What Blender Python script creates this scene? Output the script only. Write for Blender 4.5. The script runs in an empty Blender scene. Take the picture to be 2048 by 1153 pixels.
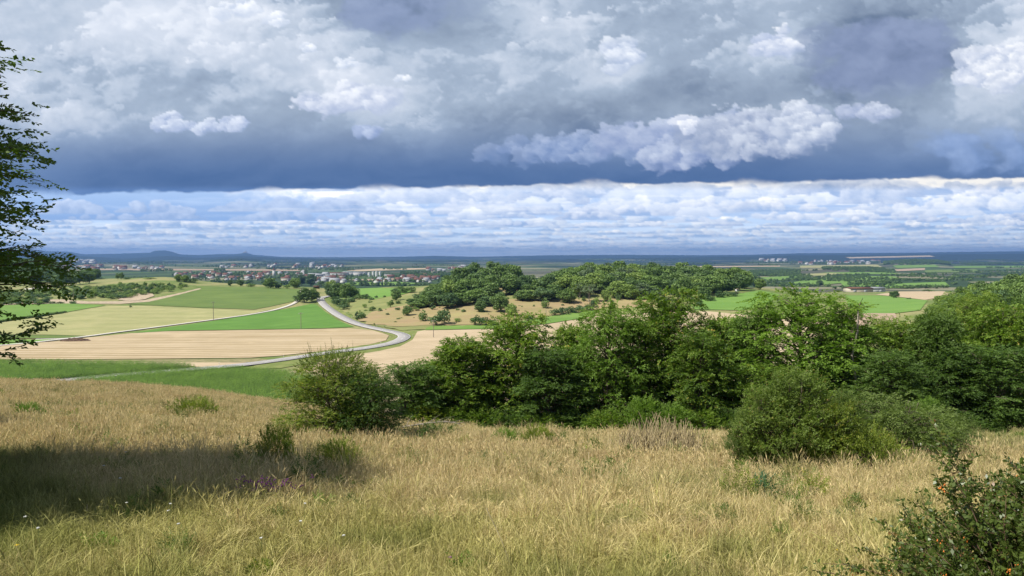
import bpy, math, random
import numpy as np
from mathutils import Vector, Matrix, Euler
from mathutils.geometry import delaunay_2d_cdt

random.seed(7)
rng = np.random.default_rng(11)
C = bpy.context.scene.collection
scene = bpy.context.scene
F = 1462.0            # focal length of the photograph in its own pixels (2048 wide)
EYE = 512.0           # row of the eye level
PITCH = math.atan((576.5 - EYE) / F)

# ------------------------------------------------------------------ camera, sun, exposure
cam = bpy.data.cameras.new('camera')
cam.sensor_width = 36.0
cam.lens = F / 2048.0 * 36.0
cam.clip_start = 0.05
cam.clip_end = 60000
camo = bpy.data.objects.new('camera', cam)
camo.location = (0, 0, 0)
camo.rotation_euler = (math.pi / 2 - PITCH, 0, 0)
C.objects.link(camo)
scene.camera = camo

SUN_EL = math.radians(52)
SUN_PHI = math.radians(27)       # how far behind the camera's left hand
SUN = Vector((-math.cos(SUN_EL) * math.cos(SUN_PHI), -math.cos(SUN_EL) * math.sin(SUN_PHI), math.sin(SUN_EL)))
sl = bpy.data.lights.new('sun', 'SUN')
sl.energy = 5.0
sl.angle = math.radians(0.53)
sl.color = (1.0, 0.955, 0.87)
so = bpy.data.objects.new('sun', sl)
so.rotation_euler = SUN.to_track_quat('Z', 'Y').to_euler()
so.location = (-30, -10, 60)
C.objects.link(so)

vs = scene.view_settings
scene.display_settings.display_device = 'sRGB'
vs.view_transform = 'Standard'
vs.look = 'None'
vs.exposure = 0.30
vs.gamma = 1.0
vs.use_curve_mapping = False
scene.cycles.max_bounces = 5
scene.cycles.diffuse_bounces = 2
scene.cycles.glossy_bounces = 1
scene.cycles.transmission_bounces = 3
scene.cycles.transparent_max_bounces = 4
scene.cycles.volume_bounces = 0
scene.cycles.use_denoising = True
scene.cycles.sample_clamp_indirect = 4.0


# ------------------------------------------------------------------ a small language for node trees
class S:
    """a socket of a node tree with arithmetic"""
    def __init__(s, nt, sock): s.nt = nt; s.o = sock
    def _m(s, op, *a):
        n = s.nt.nodes.new('ShaderNodeMath'); n.operation = op
        for i, v in enumerate((s,) + a):
            if isinstance(v, S): s.nt.links.new(v.o, n.inputs[i])
            else: n.inputs[i].default_value = float(v)
        return S(s.nt, n.outputs[0])
    def _k(s, v): return v if isinstance(v, S) else const(s.nt, v)
    def __add__(s, b): return s._m('ADD', b)
    __radd__ = __add__
    def __mul__(s, b): return s._m('MULTIPLY', b)
    __rmul__ = __mul__
    def __sub__(s, b): return s._m('SUBTRACT', b)
    def __rsub__(s, b): return s._k(b)._m('SUBTRACT', s)
    def __truediv__(s, b): return s._m('DIVIDE', b)
    def __rtruediv__(s, b): return s._k(b)._m('DIVIDE', s)
    def __pow__(s, b): return s._m('POWER', b)
    def __neg__(s): return s * -1.0
    def clamp(s, lo=0.0, hi=1.0): return s._m('MAXIMUM', lo)._m('MINIMUM', hi)
    def max(s, b): return s._m('MAXIMUM', b)
    def min(s, b): return s._m('MINIMUM', b)
    def sin(s): return s._m('SINE')
    def exp(s): return s._m('EXPONENT')
    def abs(s): return s._m('ABSOLUTE')
    def fract(s): return s._m('FRACT')
    def floor(s): return s._m('FLOOR')
    def atan2(s, b): return s._m('ARCTAN2', b)
    def ss(s, lo, hi):
        n = s.nt.nodes.new('ShaderNodeMapRange'); n.interpolation_type = 'SMOOTHSTEP'
        for i, v in enumerate((s, lo, hi)):
            if isinstance(v, S): s.nt.links.new(v.o, n.inputs[i])
            else: n.inputs[i].default_value = float(v)
        return S(s.nt, n.outputs[0])


def const(nt, v):
    n = nt.nodes.new('ShaderNodeValue'); n.outputs[0].default_value = float(v); return S(nt, n.outputs[0])


def put(nt, sock, v):
    if isinstance(v, S): nt.links.new(v.o, sock)
    elif isinstance(v, (tuple, list)):
        sock.default_value = tuple(v) + ((1.0,) if len(v) == 3 and len(sock.default_value) == 4 else ())
    else: sock.default_value = v


def vec(nt, x, y, z=0.0):
    n = nt.nodes.new('ShaderNodeCombineXYZ')
    for i, v in enumerate((x, y, z)): put(nt, n.inputs[i], v)
    return S(nt, n.outputs[0])


def sep(nt, v):
    n = nt.nodes.new('ShaderNodeSeparateXYZ'); nt.links.new(v.o, n.inputs[0])
    return [S(nt, n.outputs[i]) for i in range(3)]


def noise(nt, v, scale=1.0, detail=4, rough=0.55, dist=0.0, color=False, dims='3D', lac=2.0):
    n = nt.nodes.new('ShaderNodeTexNoise'); n.noise_dimensions = dims
    if v is not None: nt.links.new(v.o, n.inputs['Vector'])
    n.inputs['Scale'].default_value = scale; n.inputs['Detail'].default_value = detail
    n.inputs['Roughness'].default_value = rough; n.inputs['Distortion'].default_value = dist
    n.inputs['Lacunarity'].default_value = lac
    return S(nt, n.outputs['Color' if color else 'Fac'])


def voro(nt, v, scale=1.0, out='Distance', feature='F1', detail=0, rough=0.5, rand=1.0, dims='3D', smooth=None):
    n = nt.nodes.new('ShaderNodeTexVoronoi'); n.voronoi_dimensions = dims; n.feature = feature
    if v is not None: nt.links.new(v.o, n.inputs['Vector'])
    n.inputs['Scale'].default_value = scale; n.inputs['Randomness'].default_value = rand
    if 'Detail' in n.inputs: n.inputs['Detail'].default_value = detail; n.inputs['Roughness'].default_value = rough
    if smooth is not None and 'Smoothness' in n.inputs: n.inputs['Smoothness'].default_value = smooth
    return S(nt, n.outputs[out])


def mix(nt, f, a, b):
    n = nt.nodes.new('ShaderNodeMix'); n.data_type = 'RGBA'
    put(nt, n.inputs[0], f); put(nt, n.inputs[6], a); put(nt, n.inputs[7], b)
    return S(nt, n.outputs[2])


def cmul(nt, a, b):
    n = nt.nodes.new('ShaderNodeMix'); n.data_type = 'RGBA'; n.blend_type = 'MULTIPLY'
    n.inputs[0].default_value = 1.0; n.clamp_result = False
    put(nt, n.inputs[6], a); put(nt, n.inputs[7], b)
    return S(nt, n.outputs[2])


def vscale(nt, a, f):
    n = nt.nodes.new('ShaderNodeVectorMath'); n.operation = 'SCALE'
    put(nt, n.inputs[0], a); put(nt, n.inputs['Scale'], f); return S(nt, n.outputs[0])


def rgbsep(nt, v):
    n = nt.nodes.new('ShaderNodeSeparateColor'); nt.links.new(v.o, n.inputs[0])
    return [S(nt, n.outputs[i]) for i in range(3)]


def vmad(nt, a, m, o):
    n = nt.nodes.new('ShaderNodeVectorMath'); n.operation = 'MULTIPLY_ADD'
    put(nt, n.inputs[0], a); n.inputs[1].default_value = m; n.inputs[2].default_value = o; return S(nt, n.outputs[0])


def vdot(nt, a, b):
    n = nt.nodes.new('ShaderNodeVectorMath'); n.operation = 'DOT_PRODUCT'
    put(nt, n.inputs[0], a); put(nt, n.inputs[1], b); return S(nt, n.outputs['Value'])


def vadd(nt, a, b):
    n = nt.nodes.new('ShaderNodeVectorMath'); n.operation = 'ADD'
    put(nt, n.inputs[0], a); put(nt, n.inputs[1], b); return S(nt, n.outputs[0])


def ramp(nt, f, stops):
    n = nt.nodes.new('ShaderNodeValToRGB'); put(nt, n.inputs[0], f)
    e = n.color_ramp.elements
    while len(e) < len(stops): e.new(0.5)
    for el, (p, c) in zip(e, stops): el.position = p; el.color = tuple(c) + (1.0,)
    return S(nt, n.outputs[0])


def srgb(r, g, b):
    return tuple((c / 255 / 12.92) if c / 255 <= 0.04045 else ((c / 255 + 0.055) / 1.055) ** 2.4 for c in (r, g, b))


# ------------------------------------------------------------------ world: Nishita daylight under broken cloud
def build_world():
    w = bpy.data.worlds.new('World'); scene.world = w; w.use_nodes = True
    nt = w.node_tree; nt.nodes.clear()
    out = nt.nodes.new('ShaderNodeOutputWorld'); bg = nt.nodes.new('ShaderNodeBackground')
    STR = 0.1
    bg.inputs['Strength'].default_value = STR
    sky = nt.nodes.new('ShaderNodeTexSky'); sky.sky_type = 'NISHITA'; sky.sun_disc = False
    sky.sun_elevation = SUN_EL; sky.sun_rotation = math.atan2(SUN.x, SUN.y); sky.altitude = 500
    tc = nt.nodes.new('ShaderNodeTexCoord')
    d = S(nt, tc.outputs['Generated'])
    dx, dy, dz = sep(nt, d)
    n = noise(nt, vec(nt, dx / (dz.abs() + 0.25), dy / (dz.abs() + 0.25), 1.0), 1.1, 5, 0.6)
    grey = mix(nt, n.ss(0.35, 0.7), srgb(84, 96, 122), srgb(150, 162, 184))
    grey = mix(nt, dz.ss(0.16, 0.06), grey, srgb(196, 212, 232))
    grey = cmul(nt, grey, (1 / STR, 1 / STR, 1 / STR))
    col = mix(nt, 0.86, S(nt, sky.outputs[0]), grey)
    nt.links.new(col.o, bg.inputs['Color'])
    nt.links.new(bg.outputs[0], out.inputs[0])


build_world()

# ------------------------------------------------------------------ cloud field of the sky, computed on a grid of directions
_rs = np.random.default_rng(5)
_PERM = _rs.permutation(4096).astype(np.int32)
_ANG = _rs.random(4096) * 2 * np.pi
_GX, _GY = np.cos(_ANG).astype(np.float32), np.sin(_ANG).astype(np.float32)


def perlin(x, y, seed=0):
    x = np.asarray(x, np.float32); y = np.asarray(y, np.float32)
    x0 = np.floor(x); y0 = np.floor(y); fx = x - x0; fy = y - y0
    ix = x0.astype(np.int32) + seed * 57; iy = y0.astype(np.int32) + seed * 131
    ux = fx * fx * (3 - 2 * fx); uy = fy * fy * (3 - 2 * fy)
    p0 = _PERM[ix & 4095]; p1 = _PERM[(ix + 1) & 4095]

    def g(p, dy, ax, ay):
        h = _PERM[(p + iy + dy) & 4095]
        return _GX[h] * ax + _GY[h] * ay
    a = g(p0, 0, fx, fy); b = g(p1, 0, fx - 1, fy); c = g(p0, 1, fx, fy - 1); d = g(p1, 1, fx - 1, fy - 1)
    ab = a + (b - a) * ux
    return (ab + ((c + (d - c) * ux) - ab) * uy) * 1.5


def fbm2(x, y, seed=0, octv=6, gain=0.5, lac=2.03):
    s = 0; a = 1.0; t = 0
    for i in range(octv):
        s = s + a * perlin(x, y, seed + i * 17); t += a
        a *= gain; x = x * lac + 3.7; y = y * lac + 9.1
    return s / t


def sst(x, a, b):
    t = np.clip((x - a) / (b - a), 0, 1); return t * t * (3 - 2 * t)


def lerp(a, b, t):
    t = t[..., None] if isinstance(t, np.ndarray) and t.ndim == 2 else t
    return np.asarray(a) * (1 - t) + np.asarray(b) * t


def sky_colours(X1, Y1):
    rs = np.random.default_rng(21)
    X, Y = np.meshgrid(X1.astype(np.float32), Y1.astype(np.float32))
    lin = lambda *c: np.array(srgb(*c), np.float32)
    nf = fbm2(X / 26, Y / 17, 1, 5, 0.58)            # edge detail of the puffs
    nl = fbm2(X / 34, Y / 9, 3, 5, 0.58)             # the same for the flat far ones
    nb = fbm2(X / 70, Y / 46, 2, 6, 0.58)
    nw1 = fbm2(X / 90, Y / 50, 12, 5, 0.6); nw2 = fbm2(X / 90 + 9, Y / 50, 14, 5, 0.6)

    def window(cx, cy, rx, ry):
        i0, i1 = np.searchsorted(X1, (cx - rx * 1.5, cx + rx * 1.5)); j0, j1 = np.searchsorted(Y1, (cy - ry * 1.5, cy + ry * 1.5))
        return (slice(j0, j1), slice(i0, i1)) if i1 > i0 and j1 > j0 else None

    def puff(col, cx, cy, rx, ry, lit, shade, clip=None, op=1.0, rough=0.5, nz=nf, soft=0.25):
        w = window(cx, cy, rx, ry)
        if w is None: return
        u = (X[w] - cx) / rx + nw1[w] * 0.8; v = (Y[w] - cy) / ry + nw2[w] * 0.8; n = nz[w]
        a = sst(1 - np.sqrt(u * u + v * v) + n * rough, 0, soft) * op
        if clip is not None: a = a * sst(clip + n * 1.2 - Y[w], -0.6, 2.2)
        s = -u * 0.55 - v * 0.75
        a = a * sst(s + n * 0.5, -1.25, -0.15)
        k = np.clip(0.40 + s * 0.60 + n * 0.75, 0, 1)
        col[w] = lerp(col[w], lerp(shade, lit, k), a)

    t = sst(Y, 508, 395)
    col = lerp(lin(204, 221, 238), lin(120, 165, 217), t).astype(np.float32)
    streak = fbm2(X / 420, Y / 9, 61, 5, 0.6)
    col = lerp(col, lin(226, 232, 240), sst(streak, -0.05, 0.4) * 0.55)
    col = lerp(col, lin(146, 172, 210), sst(-streak, 0.02, 0.4) * 0.55)

    def cloud(b, cx, wd, H, lit, shade, n, nz, rough=0.5, base_col=None):
        # a cumulus with a flat base: its darker underside first, then heads from the back to the front
        hs = []
        for k in range(n):
            q = rs.uniform(-1, 1)
            top = H * (1 - abs(q) ** 1.6 * 0.75) * rs.uniform(0.55, 1.0)
            r = H * rs.uniform(0.28, 0.5)
            hs.append((cx + q * wd, b - top + r * 0.7, r * rs.uniform(1.3, 2.3), r))
        hs.sort(key=lambda h: h[1])
        if base_col is not None:
            puff(col, cx, b - H * 0.12, wd * 1.15, H * 0.42, base_col, base_col, b, 0.85, rough, nz, 0.5)
        for x, y, rx, ry in hs:
            f = min(1, max(0, (b - y) / H))
            puff(col, x, y, rx, ry, lerp(shade, lit, 0.35 + 0.65 * f), shade, b, 0.92, rough, nz, 0.3)

    x_lo, x_hi = X1[0] - 50, X1[-1] + 50
    col = lerp(col, lin(214, 224, 234), 0.35).astype(np.float32)
    rows = [(509, 4, 20), (506, 5, 24), (503, 6, 27), (499, 7, 31), (495, 8, 35), (490, 9, 41), (485, 10, 46), (479, 11.5, 53), (473, 13, 60), (466, 14, 68), (459, 16, 76), (451, 18, 84)]
    for i, (b, H, wd) in enumerate(rows):
        hz = 0.40 * (1 - i / 12)
        lit = lerp(lin(266, 260, 248), lin(246, 246, 244), hz); shade = lerp(lin(158, 178, 206), lin(198, 212, 228), hz)
        x = x_lo
        while x < x_hi:
            x += wd * rs.uniform(0.8, 2.1)
            bb = b + rs.normal() * H * 0.22
            wx = wd * rs.uniform(0.45, 1.2)
            cloud(bb, x, wx, H * rs.uniform(0.7, 1.35), lit, shade, 7, nl, 0.55, lerp(lin(138, 163, 198), lin(182, 203, 226), hz))
    # band below the shelf: first its back wall, then heads
    yb = 442 + fbm2(X / 300, Y * 0, 71, 3) * 5 - sst(X, 640, 760) * 8
    ls = sst(X + (430 - Y) * 1.9 + nb * 120, 500, 760)
    hi = np.clip((yb - Y) / 66, 0, 1.2)
    s2 = fbm2(X / 230, Y / 22, 73, 6, 0.52)
    c = lerp(lerp(lin(126, 156, 200), lin(168, 190, 218), hi * 0.6), lerp(lin(166, 187, 217), lin(250, 246, 238), sst(hi + nf * 0.6, 0.35, 0.95)), ls)
    c = lerp(c, lin(134, 164, 206), sst(s2, 0.02, 0.4) * 0.75 * ls)
    c = lerp(c, lin(186, 204, 228), sst(s2, 0.05, 0.4) * 0.35 * (1 - ls))
    m = sst(yb + nf * 2 - Y, -1.5, 2.5)
    col = lerp(col, c, m).astype(np.float32)
    for b, H, wd, x0, x1, br in ((391, 34, 110, 500, 9e9, 1.0), (397, 34, 110, 700, 9e9, 1.0), (404, 44, 110, 560, 9e9, 1.0), (415, 40, 90, 760, 9e9, 0.92), (425, 34, 90, 600, 9e9, 0.9), (434, 26, 80, 500, 9e9, 0.85), (441, 26, 90, -9e9, 600, 0.25), (425, 30, 90, -9e9, 560, 0.3),
                                 (443, 20, 80, 540, 9e9, 0.85), (450, 15, 70, 450, 9e9, 0.85)):
        x = max(x_lo, x0)
        while x < min(x_hi, x1):
            x += wd * rs.uniform(1.1, 2.7)
            bb = b + rs.normal() * H * 0.13
            q = rs.random(); lit = lerp(lin(180, 197, 224), lin(266, 259, 247), br * (0.5 + 0.5 * q)); shade = lerp(lin(124, 150, 190), lin(190, 202, 220), br * rs.uniform(0.15, 1))
            cloud(bb, x, wd * rs.uniform(0.5, 1.2), H * rs.uniform(0.6, 1.15), lit, shade, 16, nf, 0.55, lerp(lin(122, 150, 192), lin(146, 168, 202), br))

    st1 = fbm2(X / 380, Y / 13, 77, 6, 0.55); st2 = fbm2(X / 300 + 5, Y / 8, 79, 6, 0.55)
    bel = sst(Y, 384, 400)
    col = lerp(col, lin(252, 250, 243), sst(st1, 0.10, 0.5) * 0.25 * bel * sst(X, 200, 700))
    col = lerp(col, lin(140, 170, 210), sst(st2, 0.12, 0.5) * 0.25 * bel)
    # the giant cloud
    wx = fbm2(X / 260, Y / 170, 601, 6, 0.55) * 100
    wy = fbm2(X / 260 + 40, Y / 170 + 7, 607, 6, 0.55) * 66
    XW, YW = X + wx, Y + wy
    L = 0.28 + 0.25 * sst(512 - Y, 130, 300)
    blobs = [
        (120, 90, 190, 60, 0.14), (60, 30, 160, 40, 0.08), (460, 30, 120, 50, 0.20), (330, 120, 100, 50, 0.06), (640, 100, 130, 44, 0.14), (280, 60, 60, 40, 0.10),
        (690, 195, 95, 40, 0.26), (570, 160, 90, 36, 0.10), (200, 205, 120, 26, 0.14), (150, 268, 150, 26, 0.14), (380, 180, 90, 26, -0.10), (60, 200, 60, 24, -0.08),
        (740, 40, 110, 36, -0.16), (830, 15, 110, 36, -0.24), (940, 50, 60, 50, 0.02), (1090, 50, 80, 46, 0.12), (1240, 140, 60, 46, 0.14), (1250, 120, 26, 26, 0.1),
        (1340, 50, 70, 60, -0.06), (1300, 200, 90, 36, -0.12), (1190, 225, 60, 34, -0.20), (1010, 235, 90, 40, -0.18), (900, 140, 44, 26, -0.12), (960, 130, 50, 24, 0.08),
        (1440, 120, 44, 36, 0.10), (1540, 95, 46, 40, 0.20), (1590, 60, 40, 50, 0.12), (1740, 110, 120, 62, -0.34), (1580, 185, 130, 24, -0.16), (1400, 200, 90, 26, -0.12), (1920, 50, 70, 50, -0.06), (1820, 150, 80, 40, -0.12),
        (1985, 140, 80, 40, 0.30), (1900, 200, 90, 20, 0.14), (2035, 30, 50, 60, 0.26), (1200, 310, 120, 20, 0.12), (1330, 290, 70, 30, 0.10), (870, 280, 60, 26, 0.12), (760, 300, 120, 20, -0.04), (1500, 30, 90, 40, -0.05),
        (60, 320, 80, 40, 0.14), (230, 340, 100, 14, 0.06), (600, 290, 140, 30, -0.06), (1990, 290, 90, 40, 0.12), (1900, 300, 60, 40, 0.08)]
    for px, py, sx, sy, a in blobs:
        L = L + a * np.exp(-0.5 * (((XW - px) / sx) ** 2 + ((YW - py) / sy) ** 2))
    L = (L + fbm2(XW / 230, YW / 110, 691, 6, 0.52) * 0.24 + fbm2(XW / 60, YW / 34, 681, 6, 0.6) * 0.05).astype(np.float32)
    dens = sst(fbm2(X / 300, Y / 160, 671, 3), -0.2, 0.35)
    L0 = L.copy()
    GY, GX = len(Y1), len(X1)

    def lpuff(cx, cy, rx, ry, boost, op, rough=0.6, nz=nb, soft=0.3):
        w = window(cx, cy, rx, ry)
        if w is None: return
        u = (X[w] - cx) / rx + nw1[w] * 1.2; v = (Y[w] - cy) / ry + nw2[w] * 1.2; n = nz[w]
        e = 1 - np.sqrt(u * u + v * v) + n * rough
        s = -u * 0.60 - v * 0.70
        a = sst(e, 0, soft) * op * sst(s + n * 0.5, -0.9, 0.35)
        j = min(max(np.searchsorted(Y1, cy), 0), GY - 1); i = min(max(np.searchsorted(X1, cx), 0), GX - 1)
        base = 0.6 * L0[w] + 0.4 * L0[j, i]
        L[w] = L[w] * (1 - a) + (base + boost * (s * 0.8 + n * 0.7 - 0.14)) * a
    for R, num, bo in ((130, 170, 0.30), (80, 360, 0.27), (46, 700, 0.22), (26, 1100, 0.20), (14, 1200, 0.16)):
        for k in range(num):
            cx = rs.uniform(x_lo, x_hi); cy = rs.uniform(Y1[0] - 20, 345)
            if R < 60:
                j = min(max(np.searchsorted(Y1, cy), 0), GY - 1); i = min(max(np.searchsorted(X1, cx), 0), GX - 1)
                if dens[j, i] < rs.random(): continue
            r = R * rs.uniform(0.7, 1.35)
            lowk = min(1.0, max(0.12, (350 - cy) / 130))
            lpuff(cx, cy, r * rs.uniform(1.1, 1.7), r * 0.72, bo * rs.uniform(0.5, 1.3) * lowk, 0.75, 0.7, nf if R < 60 else nb, 0.14 if R < 60 else 0.3)
    L = (L - 0.47) * 1.30 + 0.41 - 0.05 * sst(X, 700, 200) + nb * 0.03 * dens
    low = sst(512 - Y, 128, 262)
    nw = fbm2(XW / 110, YW / 26, 683, 6, 0.55)
    L = L * (0.08 + 0.92 * low) + (1 - low) * (0.10 + sst(X, 1500, 1800) * 0.10 + sst(X, 260, 40) * 0.16 + sst(Y, 370, 300) * 0.05 + nw * 0.10)
    cd = lerp(lin(58, 90, 138), lin(101, 118, 143), sst(512 - Y, 150, 300))
    cm = lerp(lin(118, 143, 182), lin(166, 181, 200), sst(512 - Y, 150, 300))
    c = lerp(cd, cm, np.clip(L * 1.75, 0, 1))
    c = lerp(c, lin(212, 219, 231), np.clip((L - 0.50) * 2.8, 0, 1))
    c = lerp(c, lin(246, 248, 252), np.clip((L - 0.82) * 2.4, 0, 1)).astype(np.float32)

    def bank(px, py, sx, sy, n, r0, top, bot, op=0.9, base=None, nz=nf, rough=0.6, soft=0.16):
        """a crisp piece of cloud made of heads"""
        hs = []
        for k in range(n):
            a = rs.uniform(0, 2 * math.pi); q = rs.random() ** 0.5
            hs.append((px + math.cos(a) * q * sx, py + math.sin(a) * q * sy, r0 * rs.uniform(0.5, 1.2)))
        hs.sort(key=lambda h: h[1] + rs.uniform(-0.3, 0.3) * sy)
        if base is not None: puff(c, px, py, sx * 1.15, sy * 1.2, base, bot_(bot), None, op * 0.8, 0.7, nb, 0.45)
        for x, y, r in hs:
            g = (x - px) / sx
            puff(c, x, y, r * rs.uniform(1.2, 1.8), r * 0.85, lerp(top, bot_(bot), max(0, -g) * 0.5 + rs.uniform(0, 0.25)), bot_(bot), None, op, rough, nz, soft)

    def bot_(b): return b
    bank(1745, 118, 130, 60, 30, 50, lin(140, 154, 184), lin(116, 131, 163), 0.5, lin(122, 136, 168), nb, 1.0, 0.4)
    bank(820, 14, 140, 46, 24, 50, lin(152, 166, 194), lin(124, 140, 172), 0.4, None, nb, 1.0, 0.5)
    bank(1130, 303, 190, 18, 26, 26, lin(180, 193, 218), lin(116, 140, 184), 0.55)
    bank(1380, 282, 180, 40, 40, 36, lin(208, 217, 233), lin(134, 151, 190), 0.8, lin(150, 166, 200))
    bank(1505, 272, 140, 38, 60, 28, lin(216, 223, 235), lin(138, 153, 184), 0.68, lin(156, 170, 200))
    bank(1600, 256, 56, 36, 34, 22, lin(232, 237, 245), lin(152, 167, 196), 0.75)
    bank(1368, 250, 14, 16, 9, 12, lin(250, 251, 253), lin(190, 200, 222), 0.9)
    bank(345, 246, 32, 14, 16, 13, lin(228, 234, 244), lin(158, 174, 206), 0.85)
    bank(410, 256, 60, 8, 18, 11, lin(224, 231, 243), lin(158, 174, 206), 0.85)
    bank(470, 250, 26, 9, 12, 12, lin(226, 232, 244), lin(150, 168, 202), 0.85)
    bank(742, 266, 26, 8, 10, 13, lin(196, 208, 230), lin(142, 160, 198), 0.8)
    bank(1745, 228, 70, 12, 16, 16, lin(212, 219, 233), lin(152, 166, 198), 0.7)
    bank(1985, 140, 76, 34, 34, 26, lin(250, 251, 253), lin(174, 187, 212), 0.8)
    bank(1960, 300, 110, 30, 20, 36, lin(160, 180, 214), lin(116, 144, 192), 0.35, None, nb, 1.0, 0.5)
    bank(685, 200, 90, 24, 28, 24, lin(240, 243, 249), lin(170, 183, 210), 0.7)
    bank(1240, 122, 30, 26, 14, 20, lin(240, 244, 250), lin(164, 180, 208), 0.75)
    bank(1545, 88, 30, 26, 14, 18, lin(246, 248, 252), lin(170, 184, 212), 0.8)
    for px, py, sx, sy, r in ((695, 130, 18, 7, 9), (805, 160, 16, 4, 7), (622, 102, 12, 4, 7), (470, 22, 36, 18, 16), (560, 50, 20, 12, 12)):
        bank(px, py, sx, sy, 8, r, lin(248, 250, 253), lin(190, 202, 222), 0.85)
    e = 376 - (X - 900) * 0.0165 + fbm2(X / 330, Y * 0, 951, 3) * 7 + nb * 6 + nf * 3
    sft = 3.0 + 11 * sst(fbm2(X / 160, Y * 0, 957, 3), 0.0, 0.35)
    m = sst(e - Y, -sft * 0.4, sft)
    col = lerp(col, c, m)
    return np.clip(col * (0.96 + 0.36 * sst(Y, 370, 385) + 0.22 * sst(Y, 465, 505))[..., None], 0, 1.7)

def sky_backdrop():
    """the cloudy sky ahead: a far curved backdrop, well outside the air"""
    X1 = np.concatenate([np.arange(-900, -80, 14), np.arange(-80, 2130, 2.5), np.arange(2130, 2960, 14)])
    Y1 = np.concatenate([np.arange(-620, -30, 13), np.arange(-30, 330, 2.9), np.arange(330, 524, 1.9), np.arange(524, 560, 6)])
    col = sky_colours(X1, Y1)
    X, Y = np.meshgrid(X1, Y1)
    R = 42000.0
    d = np.stack([(X - 1024) / F, np.ones_like(X), (EYE - Y) / F], -1)
    d /= np.hypot(d[..., 0], d[..., 1])[..., None]
    V = (d * R).reshape(-1, 3)
    h, w = X.shape
    i = np.arange(h * w).reshape(h, w)
    Fc = np.stack([i[:-1, :-1], i[1:, :-1], i[1:, 1:], i[:-1, 1:]], -1).reshape(-1, 4)
    ob = mesh_from('sky', V, Fc, smooth=True)
    al = sst(X, -900, -300) * sst(X, 2960, 2350) * sst(Y, -620, -220)
    rgba = np.concatenate([col, al[..., None]], -1).astype(np.float32)
    a = ob.data.attributes.new('cloud', 'FLOAT_COLOR', 'POINT')
    a.data.foreach_set('color', rgba.ravel())
    m = bpy.data.materials.new('cloudy_sky'); m.use_nodes = True
    nt = m.node_tree; nt.nodes.clear()
    at = nt.nodes.new('ShaderNodeAttribute'); at.attribute_name = 'cloud'
    em = nt.nodes.new('ShaderNodeEmission'); tr = nt.nodes.new('ShaderNodeBsdfTransparent'); mx = nt.nodes.new('ShaderNodeMixShader')
    out = nt.nodes.new('ShaderNodeOutputMaterial')
    nt.links.new(at.outputs['Color'], em.inputs['Color']); nt.links.new(at.outputs['Alpha'], mx.inputs[0])
    nt.links.new(tr.outputs[0], mx.inputs[1]); nt.links.new(em.outputs[0], mx.inputs[2]); nt.links.new(mx.outputs[0], out.inputs['Surface'])
    m.cycles.emission_sampling = 'NONE'
    ob.data.materials.append(m)
    ob['kind'] = 'structure'


# ------------------------------------------------------------------ mesh helpers
def mesh_from(name, V, Fc, mat=None, parent=None, smooth=False, tint=None, link=True, mi=None):
    me = bpy.data.meshes.new(name)
    V = np.ascontiguousarray(V, np.float32)
    me.vertices.add(len(V)); me.vertices.foreach_set('co', V.ravel())
    if isinstance(Fc, np.ndarray):
        k = Fc.shape[1]; n = len(Fc)
        me.loops.add(n * k); me.polygons.add(n)
        me.loops.foreach_set('vertex_index', Fc.astype(np.int32).ravel())
        me.polygons.foreach_set('loop_start', np.arange(0, n * k, k, dtype=np.int32))
    else:
        n = len(Fc); tot = sum(len(f) for f in Fc)
        me.loops.add(tot); me.polygons.add(n)
        me.loops.foreach_set('vertex_index', np.fromiter((i for f in Fc for i in f), np.int32, tot))
        me.polygons.foreach_set('loop_start', np.cumsum([0] + [len(f) for f in Fc[:-1]]).astype(np.int32))
    if mi is not None: me.polygons.foreach_set('material_index', np.asarray(mi, np.int32))
    if smooth: me.polygons.foreach_set('use_smooth', np.ones(n, bool))
    me.update(calc_edges=True)
    if tint is not None:
        a = me.attributes.new('tint', 'FLOAT', 'POINT'); a.data.foreach_set('value', np.asarray(tint, np.float32))
    for m in (mat if isinstance(mat, (list, tuple)) else [mat]):
        if m is not None: me.materials.append(m)
    ob = bpy.data.objects.new(name, me)
    if link: C.objects.link(ob)
    if parent is not None: ob.parent = parent
    return ob


def tag(o, label=None, cat=None, group=None, kind=None):
    if label: o['label'] = label
    if cat: o['category'] = cat
    if group: o['group'] = group
    if kind: o['kind'] = kind
    return o


def empty(name, loc, rz=0.0, sc=(1, 1, 1)):
    o = bpy.data.objects.new(name, None); o.location = loc; o.rotation_euler = (0, 0, rz); o.scale = sc
    o.empty_display_size = 0.1
    C.objects.link(o); return o


def copy_tree(o, parent=None):
    c = o.copy(); C.objects.link(c)
    if parent is not None: c.parent = parent
    for ch in o.children: copy_tree(ch, c)
    return c


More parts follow.
